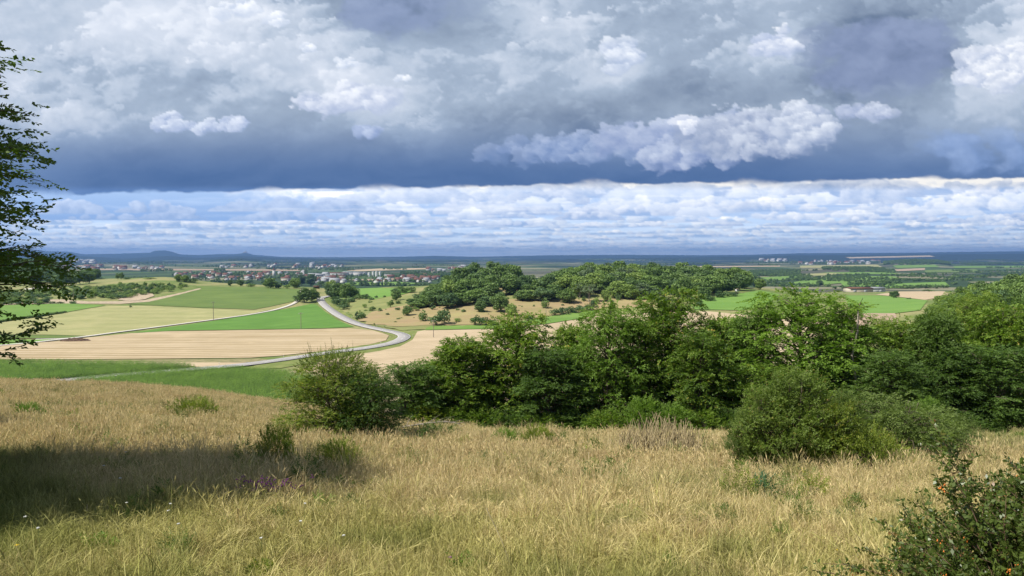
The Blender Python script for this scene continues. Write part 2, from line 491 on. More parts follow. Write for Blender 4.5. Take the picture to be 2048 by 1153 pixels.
# ------------------------------------------------------------------ the lie of the land (metres, the eye at z = 0)
COLS = {
    -700: [(60, -40), (450, -40), (620, -36), (800, -32), (1000, -30), (1300, -6), (1600, -10), (2200, -75)],
    0: [(60, -40), (450, -40), (620, -38), (750, -34), (900, -36), (1000, -37), (1150, -23), (1300, -13), (1500, -18), (2000, -75)],
    110: [(60, -40), (450, -40), (610, -37.5), (720, -32.5), (850, -32), (1000, -37), (1150, -30), (1300, -23), (1500, -38), (2000, -75)],
    200: [(60, -40), (450, -40), (600, -37), (700, -32), (800, -29.5), (950, -30), (1150, -40), (1500, -60), (2000, -75)],
    330: [(60, -40), (450, -40), (600, -36.5), (700, -30), (800, -25), (900, -26), (1200, -46), (1800, -75)],
    480: [(60, -40), (450, -40), (600, -37), (720, -30.5), (800, -31), (1000, -46), (1500, -75)],
    600: [(60, -40), (450, -40), (560, -38), (650, -35), (740, -32.5), (800, -34), (1000, -50), (1500, -75)],
    660: [(60, -40), (450, -40), (560, -38), (610, -36.5), (680, -36), (760, -35), (1000, -49), (1500, -75)],
    800: [(60, -40), (400, -40), (470, -36), (560, -32), (640, -29), (700, -29.5), (900, -46), (1500, -75)],
    950: [(60, -40), (400, -40), (440, -35.5), (500, -30), (560, -25), (640, -24), (800, -36), (1500, -75)],
    1200: [(60, -40), (400, -39), (450, -36.5), (490, -31), (540, -25), (620, -22), (750, -29), (1500, -75)],
    1400: [(60, -39), (350, -37), (420, -34), (480, -31), (560, -26), (640, -24), (760, -31), (1500, -75)],
    1520: [(60, -38), (350, -35), (450, -32), (560, -27), (620, -27.5), (760, -37), (1500, -74)],
    1700: [(60, -36), (350, -31), (450, -33), (700, -38), (1000, -49), (1400, -66), (1800, -72), (3000, -75)],
    1880: [(60, -32), (200, -28), (300, -27), (450, -30), (700, -37), (1000, -49), (1400, -66), (2000, -72), (3000, -75)],
    2048: [(60, -28), (150, -24), (250, -19.5), (330, -18), (420, -22), (700, -38), (1000, -50), (1400, -68), (2000, -74), (3000, -75)],
    2700: [(60, -26), (150, -22), (250, -14), (330, -12), (450, -20), (1000, -50), (2000, -74)],
}
_LD = np.linspace(math.log(40), math.log(40000), 420)


def _pchip(x, y, q):
    h = np.diff(x); dlt = np.diff(y) / h; m = np.zeros(len(x))
    for k in range(1, len(x) - 1):
        if dlt[k - 1] * dlt[k] > 0:
            w1 = 2 * h[k] + h[k - 1]; w2 = h[k] + 2 * h[k - 1]
            m[k] = (w1 + w2) / (w1 / dlt[k - 1] + w2 / dlt[k])
    i = np.clip(np.searchsorted(x, q) - 1, 0, len(h) - 1)
    t = (q - x[i]) / h[i]; t2 = t * t; t3 = t2 * t
    return (2 * t3 - 3 * t2 + 1) * y[i] + (t3 - 2 * t2 + t) * h[i] * m[i] + (-2 * t3 + 3 * t2) * y[i + 1] + (t3 - t2) * h[i] * m[i + 1]


_CT, _CZ = [], []
for _px in sorted(COLS):
    _c = [(30, COLS[_px][0][1])] + COLS[_px]
    if _c[-1][0] < 3000: _c = _c + [(3000, -75)]
    _c = _c + [(45000, -75)]
    _x = np.log([a for a, b in _c]); _y = np.array([b for a, b in _c], float)
    _CT.append((_px - 1024) / F); _CZ.append(_pchip(_x, _y, _LD))
_CT = np.array(_CT); _CZ = np.array(_CZ)

RIDGES = [  # distance, half width, crest line as (px, py)
    (19000, 3200, [(-900, 506), (-300, 509), (0, 507), (40, 502.5), (90, 502.5), (140, 504), (168, 509), (230, 508), (300, 506), (312, 501.5), (332, 501.5), (347, 504.5), (362, 509.5), (400, 510.5), (440, 508.5), (470, 509), (492, 506), (508, 510), (560, 514), (640, 515), (800, 514), (870, 512), (950, 514), (1100, 511), (1250, 510), (1400, 511), (1500, 510), (1600, 507), (1800, 506), (1950, 504), (2048, 503), (2600, 504)]),
    (12500, 1500, [(-900, 520), (0, 515), (100, 511), (170, 513), (250, 518), (330, 512.5), (400, 516), (480, 512.5), (560, 516), (640, 518), (800, 520), (1000, 521), (1300, 516), (1450, 514), (1600, 511), (1800, 510), (2048, 508), (2600, 509)]),
    (9000, 1000, [(-900, 524), (0, 521), (60, 519), (160, 524), (300, 524), (400, 524), (440, 518), (480, 516), (520, 519), (548, 526), (700, 529), (1500, 529), (1700, 524), (1850, 521), (2048, 520), (2600, 520)]),
    (5600, 600, [(-900, 531), (900, 534), (1500, 534), (1700, 531.5), (1755, 528), (1800, 523), (1830, 521.5), (1875, 523.5), (1912, 530), (2100, 534), (2600, 534)]),
    (3500, 330, [(-900, 546), (1480, 546), (1560, 543), (1650, 537.5), (1740, 538), (1830, 545), (2048, 545), (2600, 545)]),
    (2500, 260, [(-900, 560), (1480, 560), (1560, 556), (1700, 552), (1850, 553), (1960, 558), (2048, 560), (2600, 562)]),
]


def valley(x, y):
    x = np.asarray(x, float); y = np.asarray(y, float)
    az = np.arctan2(x, y); azc = np.clip(az, -0.86, 0.86); r = np.hypot(x, y) + 1e-9
    t = np.tan(azc); D = r * np.cos(azc)
    ld = np.clip((np.log(np.maximum(D, 1)) - _LD[0]) / (_LD[1] - _LD[0]), 0, len(_LD) - 1.001)
    li = ld.astype(int); lf = ld - li
    tc = np.clip(t, _CT[0], _CT[-1] - 1e-9)
    ti = np.clip(np.searchsorted(_CT, tc, side='right') - 1, 0, len(_CT) - 2)
    tf = (tc - _CT[ti]) / (_CT[ti + 1] - _CT[ti]); tf = tf * 0.35 + 0.65 * tf * tf * (3 - 2 * tf)
    z0 = _CZ[ti, li] * (1 - lf) + _CZ[ti, li + 1] * lf
    z1 = _CZ[ti + 1, li] * (1 - lf) + _CZ[ti + 1, li + 1] * lf
    z = z0 * (1 - tf) + z1 * tf
    px = 1024 + t * F
    far = D > 1600
    if far.any():
        for d0, w, prof in RIDGES:
            pp = np.array(prof, float)
            yt = np.interp(px, pp[:, 0], pp[:, 1])
            jit = fbm2(x / (d0 * 0.05), y / (d0 * 0.2), int(d0) % 97, 4) * (EYE + 3 - yt) * 0.04
            zt = (EYE - yt) / F * d0 + jit
            b = np.exp(-((D - d0) / w) ** 2)
            z = np.where(far, np.maximum(z, -75 + (zt + 75) * b), z)
    # behind the camera the hill simply goes on
    return z


def hillside(x, y):
    """the meadow on the near hill"""
    x = np.asarray(x, float); y = np.asarray(y, float)
    yy = np.maximum(y, 0)
    s = sst(x, -36, 4)
    A = 0.108 + 0.066 * s
    B = 0.00064
    z = -1.6 - A * yy - B * yy * yy - 0.06 * np.minimum(y, 0)
    z = z - 0.0042 * np.maximum(yy - 52, 0) ** 2 / (1 + np.maximum(yy - 52, 0) * 0.012)
    z = z - 0.004 * np.maximum(-x - 36, 0) ** 2 / (1 + np.maximum(-x - 36, 0) * 0.02) - 0.002 * np.maximum(x - 50, 0) ** 2 / (1 + np.maximum(x - 50, 0) * 0.03)
    z = z - 0.30 * sst(yy, 7, 22)
    z = z + perlin(x / 9.0, y / 9.0, 3) * 0.13 * np.clip(yy / 12, 0, 1) + perlin(x / 2.6, y / 2.6, 5) * 0.035
    return z


def land(x, y):
    a = hillside(x, y); b = valley(x, y)
    k = 2.0
    return np.maximum(a, b) + 0.5 * k * np.clip(1 - np.abs(a - b) / k, 0, 1) ** 2 * 0.5


def ray(px, py):
    px = np.asarray(px, float); py = np.asarray(py, float)
    u = (px - 1024) / F; v = (576.5 - py) / F
    c, s_ = math.cos(PITCH), math.sin(PITCH)
    y = c + v * s_; z = -s_ + v * c
    return u / y, z / y          # x and z per metre of depth


def hit(px, py, surf=None, lo=60.0, hi=30000.0):
    """where the sight line through a point of the photograph meets the land"""
    surf = surf or valley
    px = np.atleast_1d(np.asarray(px, float)); py = np.atleast_1d(np.asarray(py, float))
    sx, sz = ray(px, py)
    D = np.exp(np.linspace(math.log(lo), math.log(hi), 700))
    Z = surf(sx[:, None] * D, np.ones_like(sx)[:, None] * D)
    below = (sz[:, None] * D - Z) < 0
    k = np.where(below.any(1), below.argmax(1), len(D) - 1); k = np.maximum(k, 1)
    n = np.arange(len(px))
    f1 = sz * D[k] - Z[n, k]; f0 = sz * D[k - 1] - Z[n, k - 1]
    t = np.clip(f0 / (f0 - f1 + 1e-12), 0, 1)
    d = D[k - 1] + (D[k] - D[k - 1]) * t
    x = sx * d; y = d
    return np.stack([x, y, surf(x, y)], -1)


def at(px, d, surf=None):
    """a point of the ground at depth d in the direction of column px"""
    x = (px - 1024) / F * d
    return Vector((x, d, float((surf or land)(x, d))))

# ------------------------------------------------------------------ materials
def new_mat(name, rough=0.9, spec=0.15):
    m = bpy.data.materials.new(name); m.use_nodes = True
    nt = m.node_tree
    b = nt.nodes['Principled BSDF']
    b.inputs['Roughness'].default_value = rough
    b.inputs['Specular IOR Level'].default_value = spec
    return m, nt, b


def pos(nt):
    g = nt.nodes.new('ShaderNodeNewGeometry'); return S(nt, g.outputs['Position'])


def attr(nt, name='tint', out='Fac'):
    a = nt.nodes.new('ShaderNodeAttribute'); a.attribute_name = name; return S(nt, a.outputs[out])


def orand(nt):
    a = nt.nodes.new('ShaderNodeObjectInfo'); return S(nt, a.outputs['Random'])


def bump(nt, b, h, strength=0.4, dist=0.1):
    n = nt.nodes.new('ShaderNodeBump'); n.inputs['Strength'].default_value = strength; n.inputs['Distance'].default_value = dist
    put(nt, n.inputs['Height'], h); nt.links.new(n.outputs[0], b.inputs['Normal'])


def flat_mat(name, col, rough=0.85, var=0.15, scale=8.0, spec=0.2, metallic=0.0):
    m, nt, b = new_mat(name, rough, spec)
    n = noise(nt, pos(nt), scale, 4, 0.6)
    c2 = tuple(max(0, c * (1 - var * 1.6)) for c in col); c1 = tuple(min(1, c * (1 + var)) for c in col)
    put(nt, b.inputs['Base Color'], mix(nt, n.ss(0.3, 0.7), c2, c1)); b.inputs['Metallic'].default_value = metallic
    return m


def leaf_mat(name, dark, light, trans=0.35, warm=None, rough=0.55, patch=0.6, spec=0.3, objvar=0.35, patch_scale=1.0):
    """leaves: colour by leaf (tint), by branch-sized clumps and by plant; light shines through"""
    m = bpy.data.materials.new(name); m.use_nodes = True
    nt = m.node_tree; nt.nodes.clear()
    out = nt.nodes.new('ShaderNodeOutputMaterial')
    t = attr(nt); p = pos(nt)
    n = noise(nt, p, patch_scale, 3, 0.6)
    k = (t * 0.55 + n.ss(0.3, 0.7) * 0.45 * patch + (orand(nt) - 0.5) * objvar).clamp()
    c = mix(nt, k, dark, light)
    if warm is not None:
        c = mix(nt, (t - 0.86).ss(0.0, 0.1) * 0.8, c, warm)
    b = nt.nodes.new('ShaderNodeBsdfPrincipled'); b.inputs['Roughness'].default_value = rough; b.inputs['Specular IOR Level'].default_value = spec
    put(nt, b.inputs['Base Color'], c)
    tr = nt.nodes.new('ShaderNodeBsdfTranslucent'); put(nt, tr.inputs['Color'], cmul(nt, c, (1.15, 1.35, 0.55)))
    mx = nt.nodes.new('ShaderNodeMixShader'); mx.inputs[0].default_value = trans
    nt.links.new(b.outputs[0], mx.inputs[1]); nt.links.new(tr.outputs[0], mx.inputs[2]); nt.links.new(mx.outputs[0], out.inputs['Surface'])
    return m


def ground_mat():
    m, nt, b = new_mat('open_land', 0.95, 0.1)
    p = pos(nt); x, y, z = sep(nt, p)
    r = (x * x + y * y) ** 0.5
    # far: a patchwork of fields, stretched the way farmland lies
    pf = vec(nt, x * 0.72 + y * 0.30, y * 0.62 - x * 0.22, 0.0)
    warp = noise(nt, p, 0.0012, 2, 0.5)
    w = nt.nodes.new('ShaderNodeTexVoronoi'); w.voronoi_dimensions = '2D'; w.distance = 'CHEBYCHEV'
    w.inputs['Scale'].default_value = 1 / 170; nt.links.new(vadd(nt, pf, vec(nt, warp * 260, warp * 150)).o, w.inputs['Vector'])
    cr, cg, cb = rgbsep(nt, S(nt, w.outputs['Color']))
    field = ramp(nt, cr, [(0.0, (.085, .125, .045)), (0.22, (.13, .19, .06)), (0.36, (.07, .11, .045)), (0.50, (.30, .26, .16)), (0.62, (.17, .155, .10)), (0.74, (.12, .17, .06)), (0.86, (.42, .35, .21)), (1.0, (.10, .14, .06))])
    for e in field.o.node.color_ramp.elements: pass
    field.o.node.color_ramp.interpolation = 'CONSTANT'
    line = noise(nt, vec(nt, x * 0.03, y * 0.004), 1.0, 3, 0.6)
    field = cmul(nt, field, (.58, .66, .66))  # far fields dimmed and blued, cloud shadow painted into their colour
    field = mix(nt, 0.35, field, cmul(nt, field, ramp(nt, line, [(0.3, (.6, .6, .6)), (0.7, (1.3, 1.3, 1.3))])))
    fo = noise(nt, vec(nt, x * 0.0009, y * 0.00055), 1.0, 6, 0.62)
    hillk = z.ss(-66, -30) * 0.16
    forest = (fo + hillk - 0.05 + r.ss(3500, 11000) * 0.15).ss(0.535, 0.555)
    tree_n = noise(nt, p, 0.03, 3, 0.7)
    fcol = mix(nt, tree_n, (.010, .024, .016), (.026, .048, .028))  # forest dark and bluish, cloud shade on the hills painted in
    far = mix(nt, forest, field, fcol)
    # near: rough grass, greener in hollows, drier on the slopes
    n1 = noise(nt, p, 0.02, 5, 0.6); n2 = noise(nt, p, 0.35, 4, 0.65)
    near = mix(nt, n1.ss(0.38, 0.62), (.16, .22, .06), (.36, .33, .15))
    near = mix(nt, n2.ss(0.3, 0.75) * 0.5, near, (.09, .12, .035))
    c = mix(nt, r.ss(1050, 1500), near, far)
    put(nt, b.inputs['Base Color'], c)
    bump(nt, b, n2, 0.6, 0.3)
    return m


def meadow_ground_mat():
    m, nt, b = new_mat('meadow_soil', 1.0, 0.05)
    p = pos(nt)
    n = noise(nt, p, 1.1, 5, 0.65); n2 = noise(nt, p, 14, 4, 0.7)
    c = mix(nt, n.ss(0.35, 0.65), (.20, .165, .065), (.33, .25, .12))
    c = mix(nt, n2.ss(0.35, 0.7) * 0.6, c, (.08, .075, .03))
    put(nt, b.inputs['Base Color'], c)
    return m


def crop_mat(name, c1, c2, ang=0.0, period=6.5, depth=0.5, dark=None, n_scale=0.05, wob=0.6, fine=0.5, shape=(0.25, 0.75), tram=0.35, tramp=21.0):
    """a field with rows or swaths: ang is the compass direction of the rows, period in metres"""
    m, nt, b = new_mat(name, 0.95, 0.1)
    p = pos(nt); x, y, z = sep(nt, p)
    ca, sa = math.cos(ang), math.sin(ang)
    n = noise(nt, p, n_scale, 5, 0.62)
    across = (y * ca - x * sa) * (1 / period) + (noise(nt, p, 0.03, 3, 0.5) - 0.5) * wob
    vary = noise(nt, vec(nt, x * 0.012, y * 0.06, 4.0), 1.0, 4, 0.6).ss(0.3, 0.7)
    depth = vary * (depth * 1.1) + depth * 0.3
    tri = ((across.fract() - 0.5).abs() * 2).ss(*shape)
    fn = noise(nt, vec(nt, x * 0.25, y * 1.3, 0.0), 1.0, 4, 0.7)
    base = mix(nt, n.ss(0.34, 0.66), c1, c2)
    base = mix(nt, vary * 0.22, base, tuple(v * 0.72 for v in c1))
    c = mix(nt, (tri * depth * (fn * 0.7 + 0.5)).clamp(), base, dark or tuple(v * 0.62 for v in c1))
    c = mix(nt, (fn.ss(0.35, 0.75)) * fine * 0.5, c, tuple(v * 0.7 for v in c1))
    # the wheel tracks of the tractor, in pairs
    tm = ((y * ca - x * sa) * (1 / tramp) + (noise(nt, p, 0.01, 2, 0.5) - 0.5) * 0.25).fract()
    tl = (((tm - 0.5).abs() - 0.045).abs()).ss(0.022, 0.010)
    c = mix(nt, (tl * fn.ss(0.2, 0.6) * tram).clamp(), c, tuple(v * 0.55 for v in c1))
    blot = noise(nt, p, 0.045, 5, 0.68).ss(0.50, 0.72)
    c = mix(nt, blot * 0.20, c, tuple(min(1, v * 1.35) for v in c2))
    put(nt, b.inputs['Base Color'], c)
    bump(nt, b, tri + fn, 0.25, 0.2)
    return m


def road_mat():
    m, nt, b = new_mat('pale_asphalt', 0.8, 0.3)
    n = noise(nt, pos(nt), 0.5, 5, 0.7); n2 = noise(nt, pos(nt), 6, 3, 0.6)
    c = mix(nt, n.ss(0.3, 0.7), (.34, .32, .30), (.44, .42, .395))
    put(nt, b.inputs['Base Color'], mix(nt, n2 * 0.3, c, (.30, .28, .27)))
    return m


def wood_mat(name='bark', c1=(.09, .07, .05), c2=(.19, .155, .12)):
    m, nt, b = new_mat(name, 0.95, 0.1)
    x, y, z = sep(nt, pos(nt))
    n = noise(nt, vec(nt, x * 20, y * 20, z * 4), 1.0, 5, 0.7)
    put(nt, b.inputs['Base Color'], mix(nt, n.ss(0.3, 0.7), c1, c2)); bump(nt, b, n, 0.5, 0.02)
    return m

# ------------------------------------------------------------------ ground
def build_ground():
    az_f = np.arange(-43, 43.01, 0.17)
    az = np.radians(np.concatenate([np.arange(-180, -60, 5), np.arange(-60, -43, 1.5), az_f, np.arange(44, 60, 1.5), np.arange(60, 180, 5)]))
    r = np.exp(np.concatenate([np.linspace(math.log(0.6), math.log(110), 120)[:-1], np.linspace(math.log(110), math.log(32000), 330)]))
    A, R = np.meshgrid(az, r)
    X = R * np.sin(A); Y = R * np.cos(A)
    Z = land(X, Y)
    # behind the camera the slope goes on as one hill
    k = sst(np.abs(A), math.radians(95), math.radians(150))
    Z = Z * (1 - k) + (-1.6 - 0.02 * np.minimum(R, 600)) * k
    h, w = X.shape
    V = np.stack([X, Y, Z], -1).reshape(-1, 3)
    V = np.vstack([V, [[0, 0, float(hillside(0, 0))]]])
    i = np.arange(h * w).reshape(h, w)
    j = np.concatenate([i, i[:, :1]], 1)
    Fc = np.stack([j[:-1, :-1], j[:-1, 1:], j[1:, 1:], j[1:, :-1]], -1)
    rr = int(np.searchsorted(r, 108))
    near = Fc[:rr].reshape(-1, 4); far = Fc[rr:].reshape(-1, 4)
    cap = np.stack([np.full(w, h * w), j[0, 1:], j[0, :-1], j[0, :-1]], -1)
    for name, fc, mt in (('meadow_ground', near, meadow_ground_mat()), ('ground', far, ground_mat())):
        used = np.unique(fc); mp = np.full(len(V), -1); mp[used] = np.arange(len(used))
        o = mesh_from(name, V[used], mp[fc][:, ::-1], mt, smooth=True)
        tag(o, kind='structure')


def dense(poly, step):
    P = []
    n = len(poly)
    for a in range(n):
        p, q = np.array(poly[a], float), np.array(poly[(a + 1) % n], float)
        k = max(1, int(np.hypot(*(q - p)) / step))
        for t in range(k): P.append(p + (q - p) * t / k)
    return np.array(P)


def inside(poly, x, y):
    n = len(poly); c = np.zeros(x.shape, bool); j = n - 1
    for i in range(n):
        xi, yi = poly[i]; xj, yj = poly[j]
        cond = ((yi > y) != (yj > y)) & (x < (xj - xi) * (y - yi) / (yj - yi + 1e-12) + xi)
        c ^= cond; j = i
    return c


def drape_xy(name, poly, off, mat, cell, kind='structure', jitter=0.0, bumpy=0.0, surf=None):
    surf = surf or valley
    P = dense(poly, cell * 1.0)
    if jitter:
        P = P + np.stack([perlin(P[:, 0] / (cell * 1.3), P[:, 1] / (cell * 1.3), 9), perlin(P[:, 0] / (cell * 1.3) + 50, P[:, 1] / (cell * 1.3), 10)], -1) * jitter
    lo, hi = P.min(0), P.max(0)
    gx = np.arange(lo[0] + cell / 2, hi[0], cell); gy = np.arange(lo[1] + cell / 2, hi[1], cell)
    X, Y = np.meshgrid(gx, gy)
    X = X + (np.arange(len(gy)) % 2)[:, None] * cell * 0.5
    X, Y = X.ravel(), Y.ravel()
    k = inside(P, X, Y)
    Q = np.stack([X[k], Y[k]], -1)
    if len(Q):                 # keep clear of the outline
        dmin = np.min(np.hypot(Q[:, None, 0] - P[None, ::1, 0], Q[:, None, 1] - P[None, ::1, 1]), 1) if len(Q) * len(P) < 3e7 else np.full(len(Q), 9e9)
        Q = Q[dmin > cell * 0.45]
    allp = np.vstack([P, Q]) if len(Q) else P
    n = len(P)
    vs_, es, fs, *_ = delaunay_2d_cdt([Vector(v) for v in allp], [], [list(range(n))], 1, 1e-4)
    V2 = np.array([(v.x, v.y) for v in vs_])
    z = surf(V2[:, 0], V2[:, 1]) + off
    if bumpy: z = z + (fbm2(V2[:, 0] / 14, V2[:, 1] / 9, 77, 4) + 0.4) * bumpy
    F3 = [list(f) for f in fs]
    F3 = [f if _ccw(V2, f) else f[::-1] for f in F3]
    o = mesh_from(name, np.column_stack([V2, z]), F3, mat, smooth=True)
    tag(o, kind=kind)
    return o


def _ccw(V, f):
    a, b, c = V[f[0]], V[f[1]], V[f[2]]
    return (b[0] - a[0]) * (c[1] - a[1]) - (b[1] - a[1]) * (c[0] - a[0]) > 0


def drape(name, pix, off, mat, cell=6.0, **k):
    pp = dense(pix, 12.0)
    W = hit(pp[:, 0], pp[:, 1])
    return drape_xy(name, W[:, :2], off, mat, cell, **k)


def ribbon(name, pts, width, off, mat, surf=None, smooth_n=4, step=2.0):
    """a road or track along world points"""
    P = np.array(pts, float)[:, :2]
    for _ in range(smooth_n):
        Q = [P[0]]
        for a, b in zip(P[:-1], P[1:]): Q += [a * 0.75 + b * 0.25, a * 0.25 + b * 0.75]
        P = np.array(Q + [P[-1]])
    s = np.concatenate([[0], np.cumsum(np.hypot(*np.diff(P, axis=0).T))])
    t = np.arange(0, s[-1], step)
    P = np.stack([np.interp(t, s, P[:, 0]), np.interp(t, s, P[:, 1])], -1)
    T = np.gradient(P, axis=0); T /= np.hypot(T[:, 0], T[:, 1])[:, None]
    N = np.stack([-T[:, 1], T[:, 0]], -1)
    rows = []
    zc = (surf or valley)(P[:, 0], P[:, 1])
    for u in (-0.5, -0.49, 0.0, 0.49, 0.5):
        Q = P + N * width * u
        z = zc * 0.6 + 0.4 * (surf or valley)(Q[:, 0], Q[:, 1]) + off - (0.12 if abs(u) == 0.5 else 0)
        rows.append(np.column_stack([Q, z]))
    V = np.stack(rows, 1); n, m = V.shape[:2]
    i = np.arange(n * m).reshape(n, m)
    Fc = np.stack([i[:-1, :-1], i[:-1, 1:], i[1:, 1:], i[1:, :-1]], -1).reshape(-1, 4)
    o = mesh_from(name, V.reshape(-1, 3), Fc, mat, smooth=False); tag(o, kind='structure')
    # normals up
    if o.data.polygons[0].normal.z < 0:
        bpy.data.objects.remove(o)
        o = mesh_from(name, V.reshape(-1, 3), Fc[:, ::-1], mat, smooth=False); tag(o, kind='structure')
    return P, N, zc + off


build_ground()
ROAD = None


def build_fields():
    global ROAD
    stub = crop_mat('stubble', (.50, .395, .25), (.57, .455, .30), ang=math.radians(-3.0), period=6.4, depth=0.95, dark=(.33, .25, .125), wob=0.35)
    stub_b = crop_mat('stubble_plain', (.50, .39, .25), (.56, .44, .29), ang=math.radians(20), period=3.2, depth=0.25, dark=(.42, .33, .19), wob=1.0)
    stub_e = crop_mat('stubble_east', (.50, .39, .25), (.57, .45, .30), ang=math.radians(33), period=5.0, depth=0.40, dark=(.40, .33, .19), wob=0.6)
    pale = crop_mat('mown_grass', (.34, .34, .145), (.45, .41, .20), ang=math.radians(-4), period=8.0, depth=0.7, dark=(.27, .29, .12), wob=0.5)
    darkg = crop_mat('beet_field', (.135, .20, .055), (.17, .235, .065), ang=math.radians(8), period=5, depth=0.25, dark=(.10, .15, .04), n_scale=0.03)
    green = crop_mat('young_green', (.115, .235, .045), (.14, .27, .055), ang=math.radians(70), period=12, depth=0.30, dark=(.085, .185, .035), wob=0.1, fine=0.35, shape=(.7, .95))
    green2 = crop_mat('meadow_green', (.15, .27, .055), (.19, .30, .07), ang=math.radians(15), period=14, depth=0.15, n_scale=0.03, fine=0.3)
    bright = crop_mat('bright_green', (.155, .285, .06), (.185, .31, .07), ang=0, period=20, depth=0.1, fine=0.2)
    verge = crop_mat('verge_grass', (.17, .22, .06), (.27, .28, .10), ang=0.5, period=2.2, depth=0.3, n_scale=0.2)
    weeds = crop_mat('weedy_margin', (.22, .22, .10), (.40, .33, .18), ang=0.0, period=1.3, depth=0.5, n_scale=0.4)
    heath = crop_mat('dry_heath', (.40, .29, .16), (.34, .30, .13), ang=0.2, period=4.0, depth=0.30, dark=(.22, .20, .09), n_scale=0.05, wob=2.5)
    heath_g = crop_mat('grassy_heath', (.22, .25, .085), (.30, .30, .12), ang=0.2, period=4.0, depth=0.3, n_scale=0.06, wob=2.5)
    soil = crop_mat('bare_field', (.42, .31, .22), (.47, .35, .25), ang=0.3, period=3, depth=0.2)
    maizeg = crop_mat('maize_floor', (.06, .10, .03), (.09, .14, .04), ang=0.1, period=0.75, depth=0.5)
    gravel = flat_mat('white_gravel', (.62, .58, .50), var=0.12, scale=1.5)
    brown = flat_mat('trodden_soil', (.46, .37, .25), var=0.15, scale=0.4)
    # the hill slopes first, the fields in their order after them
    drape('heath_slope', [(690, 600), (760, 596), (850, 590), (950, 585), (1100, 583), (1350, 583), (1400, 596), (1385, 622), (1330, 622), (1190, 634), (1090, 650), (1000, 659), (860, 659), (800, 662), (735, 650), (700, 630)], 0.16, heath_g, 6, jitter=3, bumpy=0.5)
    drape('dry_slope', [(715, 641), (745, 626), (800, 613), (850, 603), (950, 607), (1000, 600), (1180, 600), (1330, 596), (1340, 612), (1190, 622), (1060, 637), (1000, 650), (860, 653), (790, 655), (735, 650)], 0.34, heath, 5, jitter=4, bumpy=0.5)
    drape('dry_slope', [(940, 590), (1000, 566), (1050, 564), (1060, 580), (1010, 592)], 0.34, heath, 5, jitter=2)
    drape('field_margin', [(850, 662), (855, 654), (1000, 652), (1075, 639), (1130, 630), (1188, 621), (1190, 634), (1090, 650), (1000, 659)], 0.5, green2, 6)
    drape('green_field', [(700, 592), (712, 578), (760, 576.5), (805, 579), (830, 583), (790, 594), (745, 600)], 0.34, bright, 6)
    drape('green_field', [(1372, 609), (1400, 600), (1440, 594), (1480, 588), (1520, 582), (1560, 590), (1530, 614), (1480, 622), (1390, 620)], 0.34, bright, 6)
    drape('green_field', [(1690, 592), (1760, 592), (1800, 596), (1855, 602), (1840, 622), (1790, 628), (1700, 628)], 0.3, bright, 7)
    drape('stubble_field', [(1750, 590), (1800, 584), (1885, 583), (1900, 592), (1850, 601), (1800, 595)], 0.3, stub_b, 7)
    drape('bare_field', [(1690, 628), (1790, 628), (1800, 652), (1700, 690)], 0.3, soil, 6)
    drape('stubble_field', [(560, 757), (585, 743), (640, 726), (700, 713), (760, 703), (800, 694), (825, 681), (835, 664), (860, 660), (900, 661), (980, 659), (1090, 650), (1185, 634), (1300, 624), (1420, 624), (1520, 634), (1690, 650), (1700, 760), (1500, 830), (1000, 860), (700, 840), (600, 790)], 0.22, stub_e, 7)
    # fields far out on the plain
    for nm, mt, pg in (('far_field', green2, [(1555, 571), (1640, 557), (1700, 553), (1790, 554), (1800, 560), (1700, 566), (1600, 575)]), ('far_field', bright, [(1680, 566), (1780, 569), (1890, 565), (1900, 574), (1800, 578), (1690, 576)]),
                       ('far_field', soil, [(1780, 540), (1850, 537), (1850, 541), (1785, 544)]), ('far_field', green2, [(1785, 532), (1870, 530), (1880, 535), (1795, 537)]), ('far_field', darkg, [(1850, 541), (1950, 539), (1965, 546), (1850, 546)]),
                       ('far_field', green2, [(1520, 556), (1600, 552), (1620, 558), (1540, 563)]), ('far_field', pale, [(1610, 549), (1680, 546), (1700, 550), (1620, 553)]), ('far_field', stub_b, [(690, 542), (760, 538), (860, 537), (870, 539), (800, 541), (720, 543.5)]),
                       ('far_field', soil, [(200, 538), (420, 539), (600, 540.5), (600, 543), (400, 541.5), (200, 541)]), ('far_field', green2, [(690, 567), (790, 565), (840, 568), (800, 572), (690, 572)]), ('far_field', soil, [(690, 561), (780, 558), (860, 560), (780, 564)]),
                       ('far_field', pale, [(1600, 532), (1755, 530.5), (1765, 535), (1700, 537), (1600, 536.5)]), ('far_field', green2, [(1905, 533), (2060, 532), (2060, 536), (1910, 537)]), ('far_field', green2, [(1640, 546), (1780, 545), (1800, 549), (1700, 550)]),
                       ('far_field', stub_b, [(1690, 515), (1860, 511.5), (1870, 514), (1700, 517.5)]), ('far_field', soil, [(40, 531), (180, 532), (180, 534), (40, 533)]), ('far_field', stub_b, [(1400, 533), (1560, 532), (1560, 534), (1400, 535)])):
        pp = dense(pg, 10.0); W = hit(pp[:, 0], pp[:, 1], lo=1300)
        drape_xy(nm, W[:, :2], 1.5, mt, max(14.0, float(W[:, 1].mean()) / 90))
    # the middle: striped stubble and its neighbours
    drape('stubble_field', [(-260, 716), (-80, 700), (0, 692.5), (110, 684), (180, 676), (260, 668), (330, 664), (480, 661.5), (640, 659), (700, 658), (745, 662), (778, 672), (772, 682), (740, 690), (640, 704), (560, 713), (500, 717), (300, 719), (0, 721), (-260, 726)], 0.24, stub, 6)
    drape('weedy_strip', [(-260, 727), (0, 722.5), (300, 721), (520, 718.5), (545, 722), (500, 726), (420, 727), (200, 724), (0, 726), (-260, 731)], 0.26, weeds, 3.5, jitter=0.5)
    drape('stubble_field', [(-260, 733), (0, 726.5), (200, 725), (420, 727), (500, 727), (470, 732), (405, 738), (385, 734), (200, 731), (0, 728.5), (-260, 739)], 0.30, stub_b, 4)
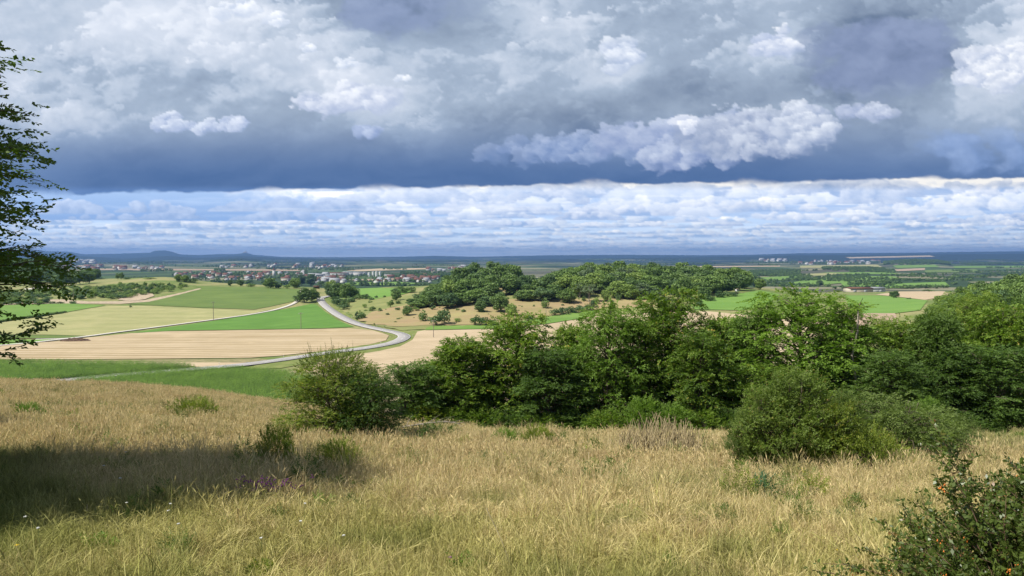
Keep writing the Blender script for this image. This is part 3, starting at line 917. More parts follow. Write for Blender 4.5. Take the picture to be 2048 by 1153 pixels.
    drape('green_field', [(262, 667.5), (340, 655), (420, 644), (510, 630), (580, 617), (622, 609), (634, 611), (648, 622), (672, 640), (708, 655), (640, 658), (480, 660.5), (340, 663)], 0.26, green, 6)
    drape('mown_field', [(-260, 668), (-60, 652), (0, 646.5), (90, 634), (150, 624), (215, 613), (280, 612.5), (400, 618), (500, 623), (545, 620), (500, 629), (420, 641), (300, 656.5), (180, 673), (100, 671), (0, 670), (-260, 676)], 0.26, pale, 7)
    drape('green_field', [(-260, 628), (-60, 616), (0, 612), (60, 609.5), (140, 608), (212, 611.5), (150, 622), (130, 626), (90, 632), (0, 644.5), (-60, 650), (-260, 668)], 0.26, green2, 7)
    drape('beet_field', [(255, 609), (300, 603), (352, 590), (402, 576.5), (390, 574), (480, 575), (560, 577), (600, 579), (597, 592), (590, 603), (545, 613), (508, 620), (400, 616)], 0.26, darkg, 6)
    drape('green_strip', [(-260, 684), (0, 671.5), (100, 672), (182, 673.5), (165, 676), (110, 678), (0, 678), (-260, 692)], 0.30, darkg, 5)
    drape('green_strip', [(-260, 704), (-100, 694), (0, 680), (60, 680.5), (122, 680.5), (60, 686), (0, 691.5), (-100, 700)], 0.30, bright, 5)
    drape('bare_strip', [(80, 599.5), (130, 600), (180, 604), (240, 603.5), (290, 601), (350, 589), (400, 577.5), (402, 579), (352, 592), (300, 604.5), (240, 609), (120, 608), (0, 611)], 0.30, brown, 5, jitter=1.0)
    drape('sand_pit_slope', [(235, 601), (262, 590), (300, 586), (310, 592), (290, 600), (262, 604)], 0.5, brown, 4, jitter=1.0)
    drape('quarry_floor', [(48, 579), (75, 576), (100, 574), (102, 578), (75, 580), (55, 583)], 0.5, gravel, 5)
    drape('verge', [(640, 600), (652, 600), (672, 612), (700, 634), (735, 649), (790, 660), (838, 664), (845, 672), (838, 684), (800, 698), (740, 706), (640, 724), (560, 738), (470, 741), (560, 722), (640, 703), (740, 690), (775, 682), (784, 674), (760, 663), (715, 653), (676, 640), (648, 620), (632, 606)], 0.20, verge, 4)
    # maize
    global MAIZE
    MAIZE = []
    for pix in ([(-260, 736), (0, 728.5), (200, 731.5), (330, 734), (378, 736), (384, 740), (330, 744), (200, 756), (100, 764), (0, 772), (-260, 792)],
                [(150, 768), (290, 752.5), (388, 746.5), (480, 742), (560, 750), (640, 760), (660, 790), (640, 830), (560, 828), (520, 820), (450, 808), (300, 790), (150, 780)]):
        pp = dense(pix, 12.0); W = hit(pp[:, 0], pp[:, 1])[:, :2]
        drape_xy('maize_floor', W, 0.2, maizeg, 6)
        MAIZE.append(W)
    # gravel track
    tp = [(-250, 722), (-60, 699), (0, 692.5), (60, 687.5), (115, 681), (170, 675), (230, 666.5), (300, 657.5), (420, 641.5), (510, 629), (560, 619), (592, 607), (600, 596), (602, 588), (606, 579)]
    W = hit([a for a, b in tp], [b for a, b in tp])
    ribbon('track', W, 3.2, 0.42, gravel)
    tp = [(70, 680.2), (110, 679.5), (150, 677.5)]
    W = hit([a for a, b in tp], [b for a, b in tp]); ribbon('track', W, 2.5, 0.40, gravel)
    # grass strip and pale track along the valley road, left
    rp = [(-120, 790), (60, 771), (180, 758), (240, 752.5), (300, 748), (390, 741), (480, 733), (540, 725.5), (610, 715), (680, 705), (740, 697.5), (788, 688), (806, 680), (810, 673.5), (796, 668), (770, 662.5), (738, 656), (706, 647), (682, 635), (662, 622), (648, 611), (641, 602), (640, 596.5)]
    W = hit([a for a, b in rp], [b for a, b in rp])
    last = W[-1].copy()
    W = np.vstack([W, last + [4, 35, 0], last + [14, 90, 0]])
    ROAD = ribbon('road', W, 6.2, 0.55, road_mat())
    P, N, z = ROAD
    # broken centre line and edge lines
    paint = flat_mat('road_paint', (.78, .78, .76), var=0.05)
    V, Fc = [], []
    def strip(a, b, u, w):
        k = len(V)
        for q, idx in ((a, a), (b, b)):
            pass
        i0, i1 = a, b
        T0 = P[i0] + N[i0] * u; T1 = P[i1] + N[i1] * u
        for p_, n_, zz in ((T0, N[i0], z[i0]), (T1, N[i1], z[i1])):
            for sgn in (-1, 1): V.append((*(p_ + n_ * w * sgn), zz + 0.012))
        Fc.append((k, k + 1, k + 3, k + 2))
    for i in range(0, len(P) - 3, 6): strip(i, i + 2, 0.0, 0.10)
    for i in range(len(P) - 1):
        for u in (-2.85, 2.85): strip(i, i + 1, u, 0.07)
    V = np.array(V); Fc = np.array(Fc)
    o = mesh_from('road_marking', V, Fc, paint); tag(o, kind='structure')


build_fields()

# ------------------------------------------------------------------ plants
def norm(v): return v / (np.linalg.norm(v, axis=-1, keepdims=True) + 1e-9)


def tubes(lines, sides=4):
    """lines: list of (points (n,3), radii (n,)) -> one mesh"""
    V, Fc = [], []; k = 0
    ang = np.linspace(0, 2 * np.pi, sides, endpoint=False)
    ca, sa = np.cos(ang), np.sin(ang)
    for P, r in lines:
        P = np.asarray(P, float); r = np.asarray(r, float)
        T = norm(np.gradient(P, axis=0))
        up = np.where(np.abs(T[:, 2:3]) > 0.9, np.array([[1.0, 0, 0]]), np.array([[0, 0, 1.0]]))
        U = norm(np.cross(T, up)); W = np.cross(T, U)
        ring = P[:, None] + (U[:, None] * ca[None, :, None] + W[:, None] * sa[None, :, None]) * r[:, None, None]
        n = len(P); V.append(ring.reshape(-1, 3))
        i = np.arange(n * sides).reshape(n, sides) + k; j = np.roll(i, -1, 1)
        Fc.append(np.stack([i[:-1], j[:-1], j[1:], i[1:]], -1).reshape(-1, 4)); k += n * sides
    return np.vstack(V), np.vstack(Fc)


def sprays(P, D, N, L, m, ll, lw, R, spread=0.85, jit=0.3, two=True, taper=0.25, curl=0.25):
    """leafy twigs: at each P a flat twig along D with normal N, length L, m leaves of ll x lw"""
    n = len(P); D = norm(D); Sd = norm(np.cross(N, D)); N = np.cross(D, Sd)
    t = (np.arange(m) + 0.6) / m
    sign = np.where(np.arange(m) % 2 == 0, 1.0, -1.0)
    L = np.broadcast_to(np.asarray(L, float), (n,))
    base = P[:, None] + D[:, None] * (t[None, :, None] * L[:, None, None]) - np.array([0, 0, 1.0]) * (t[None, :, None] ** 2 * L[:, None, None] * curl)
    ax = D[:, None] * (0.45 + 0.7 * t[None, :, None] ** 2) + Sd[:, None] * (sign[None, :, None] * spread * (1 - 0.5 * t[None, :, None] ** 2))
    ax = norm(ax + R.normal(size=(n, m, 3)) * jit)
    nn = N[:, None] + R.normal(size=(n, m, 3)) * jit * 1.2
    pe = norm(np.cross(nn, ax)); nn = np.cross(ax, pe)
    sz = (1 - taper * t[None, :]) * R.uniform(0.7, 1.25, (n, m)); a = (ll * sz)[..., None]; b = (lw * sz)[..., None]
    tip = base + ax * a - nn * a * 0.12
    mid = base + ax * a * 0.48
    v = np.stack([base, mid + pe * b * 0.5 + nn * b * 0.12, tip, mid - pe * b * 0.5 + nn * b * 0.12], 2)
    V = v.reshape(-1, 3)
    Fc = np.arange(len(V)).reshape(-1, 4)
    tw = R.random((n, 1)) * 0.45 + R.random((n, m)) * 0.55
    return V, Fc, np.repeat(tw.ravel(), 4)


def make_tree(seed, H=7.0, R=2.6, low=0.08, limbs=34, sub=8, sp=6, m=11, ll=0.125, lw=0.08, Ls=0.44, top=0.6, trunks=1, droop=0.25, lean=0.0, loose=0.0, side=None, lobes=96, lsp=26, lobe_r=0.26):
    r = np.random.default_rng(seed)
    wood = []
    tr = []
    for k in range(trunks):
        a = r.uniform(0, 6.28); off = np.array([math.cos(a), math.sin(a), 0]) * (0.25 * R if trunks > 1 else 0)
        t = np.linspace(0, 1, 8)
        P = np.stack([off[0] * t * 1.3 + np.cumsum(r.normal(0, 0.03 * H / 8, 8)) + lean * H * t ** 2, off[1] * t * 1.3 + np.cumsum(r.normal(0, 0.03 * H / 8, 8)), t * H * 0.93], -1)
        rad = (0.022 * H / (trunks ** 0.5)) * (1 - t) ** 0.8 + 0.012
        wood.append((P, rad)); tr.append(P)
    SP, SD, SN, SL = [], [], [], []
    ga = 2.39996
    for i in range(limbs):
        P0 = tr[i % trunks]
        f = low + (1 - low) * ((i + 0.5) / limbs) ** 0.85
        prof = (np.clip(1 - ((f - 0.38) / 0.66) ** 2, 0.02, 1)) ** top
        rr = R * prof * r.uniform(0.72, 1.12)
        a = i * ga + r.normal(0, 0.35)
        if side is not None and math.cos(a) < side: rr *= 0.75
        z0 = max(0.02, f - 0.10 - 0.25 * prof * 0.4) * 0.9
        j = np.clip(z0 / 0.93 * 7, 0, 6.99); ji = int(j); s0 = P0[ji] + (P0[ji + 1] - P0[ji]) * (j - ji)
        end = s0 * [1, 1, 0] + np.array([math.cos(a) * rr, math.sin(a) * rr, f * H + r.normal(0, 0.03 * H)])
        if f > 0.9: end = s0 + np.array([r.normal(0, .12 * R), r.normal(0, .12 * R), 0]) + [0, 0, max(0.25, f * H - s0[2]) * r.uniform(0.5, 0.85)]
        q = np.linspace(0, 1, 6)[:, None]
        up = np.array([0, 0, 1.0]) * (0.16 * rr)
        L = s0 + (end - s0) * q + up * np.sin(q * np.pi) * 0.9 - np.array([0, 0, droop * rr * 0.5]) * q ** 3
        L[1:-1] += r.normal(0, 0.03 * rr, (4, 3))
        wood.append((L, np.linspace(0.008 * H * 0.55 * (0.5 + prof), 0.006, 6)))
        ns = max(3, int(sub * (0.45 + 0.65 * rr / R)))
        for k in range(ns):
            t = 0.22 + 0.78 * (k + r.random()) / ns
            tt = min(t, 0.999) * 5; ti = int(tt); b = L[ti] + (L[ti + 1] - L[ti]) * (tt - ti)
            T = L[ti + 1] - L[ti]; T = T / (np.linalg.norm(T) + 1e-9)
            sgn = 1 if k % 2 else -1
            sdv = np.cross([0, 0, 1.0], T); sdv = sdv / (np.linalg.norm(sdv) + 1e-9)
            d = T * (0.5 + 0.6 * t) + sdv * sgn * r.uniform(0.4, 1.0) + np.array([0, 0, r.uniform(-0.15, 0.45)])
            d = d / np.linalg.norm(d); ln = R * r.uniform(0.16, 0.36) * (1.15 - 0.5 * t)
            e = b + d * ln - np.array([0, 0, ln * droop * 0.5])
            wood.append((np.stack([b, (b + e) / 2 + [0, 0, ln * 0.05], e]), np.array([0.010, 0.006, 0.003]) * (H / 7)))
            for s_ in range(sp):
                u = (s_ + r.random()) / sp
                SP.append(b + (e - b) * (0.15 + 0.85 * u) + r.normal(0, 0.05 * (1 + loose), 3))
                hz = np.cross([0, 0, 1.0], d); SD.append(d * (0.5 + u) + hz * r.uniform(-1, 1) + [0, 0, r.uniform(-0.25, 0.3)])
                SN.append(np.array([0, 0, 1.0]) + r.normal(0, 0.38, 3)); SL.append(Ls * r.uniform(0.6, 1.2))
    # rounded, layered clumps of foliage carried by the limbs
    for k in range(lobes):
        f = low + (1 - low) * r.random() ** 0.9
        prof = (np.clip(1 - ((f - 0.38) / 0.66) ** 2, 0.02, 1)) ** top
        a = r.uniform(0, 6.283); q = R * prof * r.uniform(0.25, 0.88)
        j = np.clip(f / 0.93 * 7, 0, 6.99); ji = int(j); P0 = tr[k % trunks]; s0 = P0[ji] + (P0[ji + 1] - P0[ji]) * (j - ji)
        c = np.array([s0[0] + math.cos(a) * q, s0[1] + math.sin(a) * q, f * H * 0.97])
        lr = R * lobe_r * r.uniform(0.7, 1.35)
        st = s0 - [0, 0, 0.12 * H * min(1, f * 3)]; st[2] = max(st[2], 0.1)
        wood.append((np.stack([st, (st + c) / 2 + [0, 0, 0.03 * H], c]), np.array([0.0035, 0.0025, 0.001]) * H))
        d = norm(r.normal(size=(lsp, 3)) * [1, 1, 0.7] + [math.cos(a) * 0.5, math.sin(a) * 0.5, 0.35])
        P = c + d * lr * r.uniform(0.45, 1.05, (lsp, 1)) * [1.15, 1.15, 0.62]
        P[:, 2] = np.maximum(P[:, 2], 0.15)
        SP.extend(P); SD.extend(d * [1, 1, 0.35] + r.normal(0, 0.25, (lsp, 3)))
        SN.extend(np.array([0, 0, 1.0]) + r.normal(0, 0.4, (lsp, 3)) + d * 0.3); SL.extend(Ls * r.uniform(0.6, 1.2, lsp))
    lf = sprays(np.array(SP), np.array(SD), np.array(SN), np.array(SL), m, ll, lw, r, curl=droop)
    return tubes(wood, 4), lf


def make_bush(seed, H, R, n, L, m, ll, lw, up=0.5, lump=0.35, stems=40, shoots=0, shoot_len=0.5, inner=0.45, cone=0.0, spread=0.8, N_up=False, stem_r=0.008):
    r = np.random.default_rng(seed)
    th = r.uniform(0, 2 * np.pi, n); cz = r.random(n)
    q = r.uniform(inner, 1.0, n) ** 0.7
    lumpn = 1 + lump * perlin(th * 1.1 + seed, cz * 3.2 + seed * 0.7, seed)
    elev = np.arccos(1 - cz)  # dome
    hr = np.sin(elev) ** 0.8; hz = np.cos(elev)
    zz = np.clip(hz, 0.0, 1)
    wid = (1 - cone * zz)
    P = np.stack([np.cos(th) * hr * wid * R * q * lumpn, np.sin(th) * hr * wid * R * q * lumpn, (zz * H * (0.85 + 0.3 * (lumpn - 1))) * (0.25 + 0.75 * q)], -1)
    P[:, 2] = np.maximum(P[:, 2], 0.03 * H * r.random(n) + 0.02)
    D = norm(np.stack([np.cos(th) * (0.3 + hr), np.sin(th) * (0.3 + hr), hz + up], -1) + r.normal(0, 0.4, (n, 3)))
    N = (np.array([0, 0, 1.0]) + r.normal(0, 0.4, (n, 3))) if N_up else norm(np.cross(D, r.normal(0, 1, (n, 3))))
    lines = []
    idx = r.choice(n, min(stems, n), replace=False)
    for i in idx:
        e = P[i]; b = np.array([e[0] * 0.12, e[1] * 0.12, 0.0]); mid = (b + e) / 2 + [0, 0, 0.10 * H]
        mid[:2] *= 0.8
        lines.append((np.stack([b, mid, e]), np.array([stem_r * 1.6, stem_r, stem_r * 0.4])))
    V, Fc, T = sprays(P, D, N, np.full(n, L) * r.uniform(0.6, 1.2, n), m, ll, lw, r, spread=spread, curl=0.05)
    if shoots:
        k = r.choice(n, shoots, replace=False)
        b = P[k]; D2 = norm(D[k] * [0.7, 0.7, 1] + [0, 0, 0.9])
        S2 = [sprays(b, D2, norm(np.cross(D2, r.normal(0, 1, (shoots, 3)))), shoot_len * r.uniform(0.5, 1.2, shoots), 16, ll * 0.9, lw * 0.9, r, spread=0.7, curl=0.1, jit=0.5)]
        for i in range(shoots): lines.append((np.stack([b[i], b[i] + D2[i] * shoot_len * 0.6, b[i] + D2[i] * shoot_len - [0, 0, shoot_len * 0.08]]), np.array([stem_r, stem_r * 0.6, stem_r * 0.3])))
        for a, f, t in S2:
            Fc = np.vstack([Fc, f + len(V)]); V = np.vstack([V, a]); T = np.concatenate([T, t])
    return tubes(lines, 3), (V, Fc, T)


def make_far_tree(seed, H=14, R=5, lobes=30, per=60, leaf=1.2, kind='round'):
    """a tree seen from hundreds of metres: trunk, limbs and leaf clumps on uneven lobes"""
    r = np.random.default_rng(seed)
    V, Fc, T = [], [], []
    if kind == 'pine': zc, hz, base = 0.70, 0.30, 0.42
    elif kind == 'bush': zc, hz, base = 0.48, 0.50, 0.0
    elif kind == 'cone': zc, hz, base = 0.45, 0.5, 0.0
    else: zc, hz, base = 0.52, 0.46, 0.10
    C_ = []
    for k in range(lobes):
        a = r.uniform(0, 6.283); e = r.uniform(-1, 1); q = r.uniform(0.35, 0.86)
        c = np.array([math.cos(a) * math.sqrt(1 - e * e) * R * q, math.sin(a) * math.sqrt(1 - e * e) * R * q, H * (zc + e * hz * q)])
        if kind == 'cone': c[:2] *= max(0.12, 1.15 - c[2] / H)
        C_.append(c)
        lr = R * r.uniform(0.30, 0.50) * (0.6 if kind == 'cone' else 1)
        d = norm(r.normal(size=(per, 3)) + [0, 0, 0.25])
        P = c + d * lr * r.uniform(0.7, 1.08, (per, 1)) * [1, 1, 0.72 if kind != 'pine' else 0.45]
        P[:, 2] = np.maximum(P[:, 2], 0.2)
        n = norm(d + r.normal(0, 0.55, (per, 3)))
        u = norm(np.cross(n, r.normal(size=(per, 3)))); w = np.cross(n, u)
        s = leaf * r.uniform(0.5, 1.15, (per, 1))
        V.append(np.stack([P - u * s * .5, P + w * s * .42, P + u * s * .5, P - w * s * .42], 1).reshape(-1, 3))
        T.append(np.repeat(r.random() * 0.5 + r.random(per) * 0.5, 4))
    V = np.vstack(V); T = np.concatenate(T)
    lines = [(np.array([[0, 0, -0.5], [r.normal(0, .1), r.normal(0, .1), H * 0.4], [r.normal(0, .3), r.normal(0, .3), H * 0.85]]), np.array([0.022, 0.016, 0.006]) * H)]
    for c in C_[:10]:
        lines.append((np.array([[0, 0, H * r.uniform(0.2, 0.45) if kind != 'bush' else 0.1], [c[0] * .5, c[1] * .5, c[2] * 0.8], c]), np.array([0.009, 0.006, 0.003]) * H))
    return tubes(lines, 5), (V, np.arange(len(V)).reshape(-1, 4), T)


BARK = wood_mat()
BARK_PALE = wood_mat('pale_bark', (.22, .19, .15), (.38, .34, .28))
DRYWOOD = wood_mat('dead_wood', (.32, .255, .14), (.55, .455, .27))
LEAF = {
    'hedge': leaf_mat('hornbeam_leaves', (0.072, 0.134, 0.021), (0.278, 0.402, 0.050), warm=(0.532, 0.368, 0.084), patch_scale=0.8),
    'fresh': leaf_mat('fresh_green_leaves', (0.079, 0.149, 0.021), (0.243, 0.382, 0.053), patch_scale=0.8),
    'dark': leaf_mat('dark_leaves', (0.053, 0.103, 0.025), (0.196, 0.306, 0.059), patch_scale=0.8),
    'blue': leaf_mat('bluish_leaves', (0.062, 0.110, 0.025), (0.179, 0.281, 0.055), patch_scale=0.8),
    'yellow': leaf_mat('yellowish_leaves', (0.185, 0.253, 0.034), (0.471, 0.522, 0.076), patch_scale=0.8),
    'larch': leaf_mat('feathery_leaves', (0.126, 0.203, 0.037), (0.320, 0.421, 0.081), patch_scale=0.8),
    'thorn': leaf_mat('hawthorn_leaves', (0.098, 0.157, 0.023), (0.361, 0.407, 0.059), warm=(0.568, 0.419, 0.084), patch_scale=1.4),
    'juniper': leaf_mat('juniper_needles', (0.064, 0.106, 0.022), (0.248, 0.339, 0.066), warm=(0.374, 0.230, 0.080), patch_scale=2.2),
    'grey': leaf_mat('grey_green_leaves', (0.090, 0.135, 0.034), (0.235, 0.308, 0.075), patch_scale=1.6),
    'beech': leaf_mat('beech_leaves', (0.053, 0.102, 0.021), (0.204, 0.306, 0.048), patch_scale=1.0),
    'berry': leaf_mat('barberry_leaves', (.034, .060, .014), (.165, .225, .040), warm=(.30, .13, .06), rough=0.4, spec=0.45, patch_scale=5),
}
FAR = {
    'mid': leaf_mat('broadleaf_crown', (0.074, 0.133, 0.036), (0.223, 0.333, 0.079), trans=0.2, patch_scale=0.15, objvar=0.5),
    'light': leaf_mat('pale_crown', (0.136, 0.215, 0.045), (0.315, 0.415, 0.099), trans=0.2, patch_scale=0.15, objvar=0.45),
    'dark': leaf_mat('dark_crown', (0.057, 0.111, 0.040), (0.177, 0.270, 0.088), trans=0.2, patch_scale=0.15, objvar=0.45),
    'pine': leaf_mat('pine_crown', (0.076, 0.126, 0.057), (0.210, 0.278, 0.126), trans=0.1, patch_scale=0.15, objvar=0.45),
}
OAKBROWN = BARK


def plant(name, geo, leafmat, label, cat, group=None, loc=(0, 0, 0), rz=0.0, sc=1.0, trunk_name='trunk', crown_name='crown', bark=None):
    (wv, wf), (lv, lf, lt) = geo
    e = empty(name, loc, rz, (sc, sc, sc) if not isinstance(sc, (tuple, list)) else sc)
    tag(e, label, cat, group)
    mesh_from(trunk_name, wv, wf, bark or BARK, e, smooth=True)
    mesh_from(crown_name, lv, lf, leafmat, e, tint=lt)
    return e


class Kind:
    """a plant built once; each further use is a copy of the object and of its parts, sharing the meshes"""
    def __init__(s, name, geo, leafmat, trunk_name='trunk', crown_name='crown', bark=None):
        (wv, wf), (lv, lf, lt) = geo
        s.name = name; s.tn, s.cn = trunk_name, crown_name
        s.wood = bpy.data.meshes.new('m'); s.leafmat = leafmat
        o = mesh_from(trunk_name, wv, wf, bark or BARK, smooth=True, link=False); s.wood = o.data; bpy.data.objects.remove(o)
        o = mesh_from(crown_name, lv, lf, leafmat, tint=lt, link=False); s.leaf = o.data; bpy.data.objects.remove(o)
        s.leafs = {leafmat.name: s.leaf}
        s.h = float(lv[:, 2].max()); s.r = float(np.percentile(np.hypot(lv[:, 0], lv[:, 1]), 97))

    def put(s, loc, label, cat, group=None, rz=None, height=None, width=None, mat=None, tilt=(0, 0)):
        sz = (height / s.h) if height else 1.0; sx = (width / (2 * s.r)) if width else sz
        e = empty(s.name, loc, 0, (sx, sx, sz)); e.rotation_euler = (tilt[0], tilt[1], random.uniform(0, 6.28) if rz is None else rz)
        tag(e, label, cat, group)
        m = mat or s.leafmat
        for nm, me in ((s.tn, s.wood), (s.cn, s.leaf)):
            o = bpy.data.objects.new(nm, me); C.objects.link(o); o.parent = e
            if me is s.leaf and m is not s.leafmat: o.material_slots[0].link = 'OBJECT'; o.material_slots[0].material = m
        return e


# ------------------------------------------------------------------ things nobody could count, set out with geometry nodes
def scatter(name, P, variants, rot, scl, idx, kind='stuff', label=None):
    """one object: instances of the variant meshes on the points P"""
    n = len(P)
    me = bpy.data.meshes.new(name); me.vertices.add(n); me.vertices.foreach_set('co', np.asarray(P, np.float32).ravel())
    a = me.attributes.new('turn', 'FLOAT_VECTOR', 'POINT'); a.data.foreach_set('vector', np.asarray(rot, np.float32).ravel())
    a = me.attributes.new('size', 'FLOAT_VECTOR', 'POINT'); a.data.foreach_set('vector', np.asarray(scl, np.float32).ravel())
    a = me.attributes.new('which', 'INT', 'POINT'); a.data.foreach_set('value', np.asarray(idx, np.int32))
    ob = bpy.data.objects.new(name, me); C.objects.link(ob)
    src = bpy.data.collections.new(name + '_sources')
    for k, v in enumerate(variants):
        v.name = 'piece_%02d' % k; src.objects.link(v)
    nt = bpy.data.node_groups.new(name, 'GeometryNodeTree')
    nt.interface.new_socket('Geometry', in_out='INPUT', socket_type='NodeSocketGeometry')
    nt.interface.new_socket('Geometry', in_out='OUTPUT', socket_type='NodeSocketGeometry')
    gi = nt.nodes.new('NodeGroupInput'); go = nt.nodes.new('NodeGroupOutput')
    ip = nt.nodes.new('GeometryNodeInstanceOnPoints'); ci = nt.nodes.new('GeometryNodeCollectionInfo')
    ci.inputs['Collection'].default_value = src; ci.inputs['Separate Children'].default_value = True; ci.inputs['Reset Children'].default_value = True
    ip.inputs['Pick Instance'].default_value = True
    def na(nm, ty):
        q = nt.nodes.new('GeometryNodeInputNamedAttribute'); q.data_type = ty; q.inputs['Name'].default_value = nm; return q.outputs['Attribute']
    nt.links.new(gi.outputs[0], ip.inputs['Points']); nt.links.new(ci.outputs[0], ip.inputs['Instance'])
    nt.links.new(na('which', 'INT'), ip.inputs['Instance Index'])
    nt.links.new(na('turn', 'FLOAT_VECTOR'), ip.inputs['Rotation']); nt.links.new(na('size', 'FLOAT_VECTOR'), ip.inputs['Scale'])
    nt.links.new(ip.outputs[0], go.inputs[0])
    md = ob.modifiers.new('set out', 'NODES'); md.node_group = nt
    if variants: pass
    tag(ob, label, None, None, kind)
    return ob


ORD = ['zeroth', 'first', 'second', 'third', 'fourth', 'fifth', 'sixth', 'seventh', 'eighth', 'ninth', 'tenth', 'eleventh', 'twelfth', 'thirteenth', 'fourteenth', 'fifteenth', 'sixteenth', 'seventeenth', 'eighteenth', 'nineteenth']


def ordinal(n):
    if n < 20: return ORD[n]
    t = {2: 'twent', 3: 'thirt', 4: 'fort', 5: 'fift', 6: 'sixt', 7: 'sevent', 8: 'eight', 9: 'ninet'}[n // 10]
    return t + 'ieth' if n % 10 == 0 else t + 'y-' + ORD[n % 10]

# ------------------------------------------------------------------ the hedgerow and the near bushes
def near_plants():
    K = {}
    K['a'] = Kind('hedgerow_tree', make_tree(1, 7, 2.6, 0.05, 34, 9, 6), LEAF['hedge'])
    K['b'] = Kind('hedgerow_tree', make_tree(2, 7, 2.2, 0.03, 36, 8, 6, top=0.65, trunks=2), LEAF['hedge'])
    K['c'] = Kind('hedgerow_tree', make_tree(3, 8, 3.1, 0.10, 36, 9, 6, top=0.5, droop=0.35), LEAF['fresh'])
    K['d'] = Kind('hedgerow_tree', make_tree(4, 6.5, 2.2, 0.02, 34, 8, 6, top=0.75, droop=0.15), LEAF['dark'])
    K['e'] = Kind('hedgerow_tree', make_tree(5, 7.5, 2.4, 0.12, 32, 8, 6, top=0.6, droop=0.3, trunks=3), LEAF['hedge'])
    K['f'] = Kind('feathery_tree', make_tree(6, 8, 2.6, 0.10, 40, 8, 5, m=16, ll=0.10, lw=0.04, Ls=0.55, droop=0.6, top=0.7), LEAF['larch'])
    K['u'] = Kind('undergrowth_bush', make_bush(7, 2.4, 1.5, 900, 0.34, 10, 0.11, 0.065, up=0.2, N_up=True, shoots=24, shoot_len=0.6), LEAF['hedge'], 'stems', 'foliage')
    T = [  # px centre, top row, width px, depth, kind, material, label
        (815, 716, 120, 41, 'b', 'dark', 'low dark tree at the left end of the hedgerow, beside the hawthorn bush'),
        (868, 712, 130, 44, 'e', 'hedge', 'low loose-topped hedgerow tree against the tan field, right of the end tree'),
        (917, 664, 150, 43, 'd', 'hedge', 'narrow pointed hedgerow tree whose tip stands alone before the pale stubble'),
        (975, 694, 130, 45, 'a', 'dark', 'dark hedgerow tree filling the dip between the pointed tree and the broad dome'),
        (1036, 626, 190, 44, 'a', 'hedge', 'broad domed hedgerow tree just below the green field strip'),
        (1100, 690, 150, 42, 'b', 'dark', 'dark shaded hedgerow tree in front of the notch showing stubble'),
        (1148, 642, 110, 46, 'd', 'hedge', 'slim hedgerow tree standing in the stubble notch between two taller crowns'),
        (1214, 598, 180, 43, 'c', 'fresh', 'bright yellow-green hedgerow tree beside the stubble notch'),
        (1280, 632, 150, 44, 'e', 'hedge', 'dull green hedgerow tree between the bright tree and the tall peak'),
        (1340, 576, 190, 45, 'a', 'hedge', 'tall rounded hedgerow tree whose top overlaps the dry slope'),
        (1398, 652, 140, 42, 'b', 'hedge', 'mid green hedgerow tree in front of the small bright field'),
        (1455, 618, 140, 46, 'd', 'hedge', 'loose hedgerow tree with open top left of the great bright crown'),
        (1510, 612, 130, 44, 'e', 'dark', 'thin shaded hedgerow tree with bare trunk showing pale field gaps'),
        (1607, 560, 290, 43, 'c', 'fresh', 'largest bright green tree of the hedgerow, overlapping the far hills'),
        (1690, 604, 130, 45, 'a', 'hedge', 'brownish green tree right of the great bright crown, with a pale bare stem'),
        (1772, 624, 110, 45, 'f', 'larch', 'feathery yellow-green tree standing in the gap before the green field'),
        (1822, 622, 140, 43, 'b', 'hedge', 'dark rounded tree right of the feathery tree, below the stubble patch'),
        (1880, 612, 130, 41, 'd', 'blue', 'bluish green tree with dense leaves low in the right hedgerow'),
        (1938, 572, 210, 46, 'f', 'larch', 'tall feathery yellow-green tree below the wooded knoll on the right'),
        (2010, 600, 170, 43, 'a', 'hedge', 'olive hedgerow tree near the right edge behind the barberry shoots'),
        (2080, 574, 190, 45, 'c', 'dark', 'large dark tree cut by the right edge of the view'),
        (2180, 570, 230, 44, 'a', 'hedge', 'tree of the hedgerow standing just outside the right edge'),
        (1790, 690, 150, 38, 'b', 'blue', 'low bluish bushy tree in front of the feathery pair'),
        (1990, 680, 200, 39.5, 'e', 'dark', 'dark low tree whose skirt reaches the mown grass on the right'),
        (1900, 700, 150, 40, 'a', 'dark', 'dark skirted tree behind the grey-green juniper bush'),
        (1560, 720, 150, 40, 'b', 'hedge', 'low green tree filling the foot of the great bright crown'),
    ]
    for px, top, w, d, k, mt, lab in T:
        p = at(px, d); sx, sz = ray(px, top)
        h = (float(sz) * d - p.z) * (1.03 if 1000 < px < 1420 else 1.0)
        K[k].put(p - Vector((0, 0, 0.1)), lab, 'tree', 'trees of the hedgerow', height=h, width=w / F * d * 1.1, mat=LEAF[mt])
    # a second, darker rank close behind, seen through the gaps
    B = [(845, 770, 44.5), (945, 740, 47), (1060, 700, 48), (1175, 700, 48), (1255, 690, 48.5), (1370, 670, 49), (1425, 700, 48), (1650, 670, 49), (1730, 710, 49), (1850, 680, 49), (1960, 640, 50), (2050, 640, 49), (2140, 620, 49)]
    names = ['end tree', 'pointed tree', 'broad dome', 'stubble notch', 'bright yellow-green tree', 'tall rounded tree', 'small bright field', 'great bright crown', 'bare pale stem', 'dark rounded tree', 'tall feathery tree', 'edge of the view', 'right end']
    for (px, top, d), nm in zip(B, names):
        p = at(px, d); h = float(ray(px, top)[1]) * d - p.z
        K['b' if px % 2 else 'e'].put(p, 'shaded tree of the back rank behind the ' + nm, 'tree', 'back rank of the hedgerow', height=h, width=4.2, mat=LEAF['dark'])
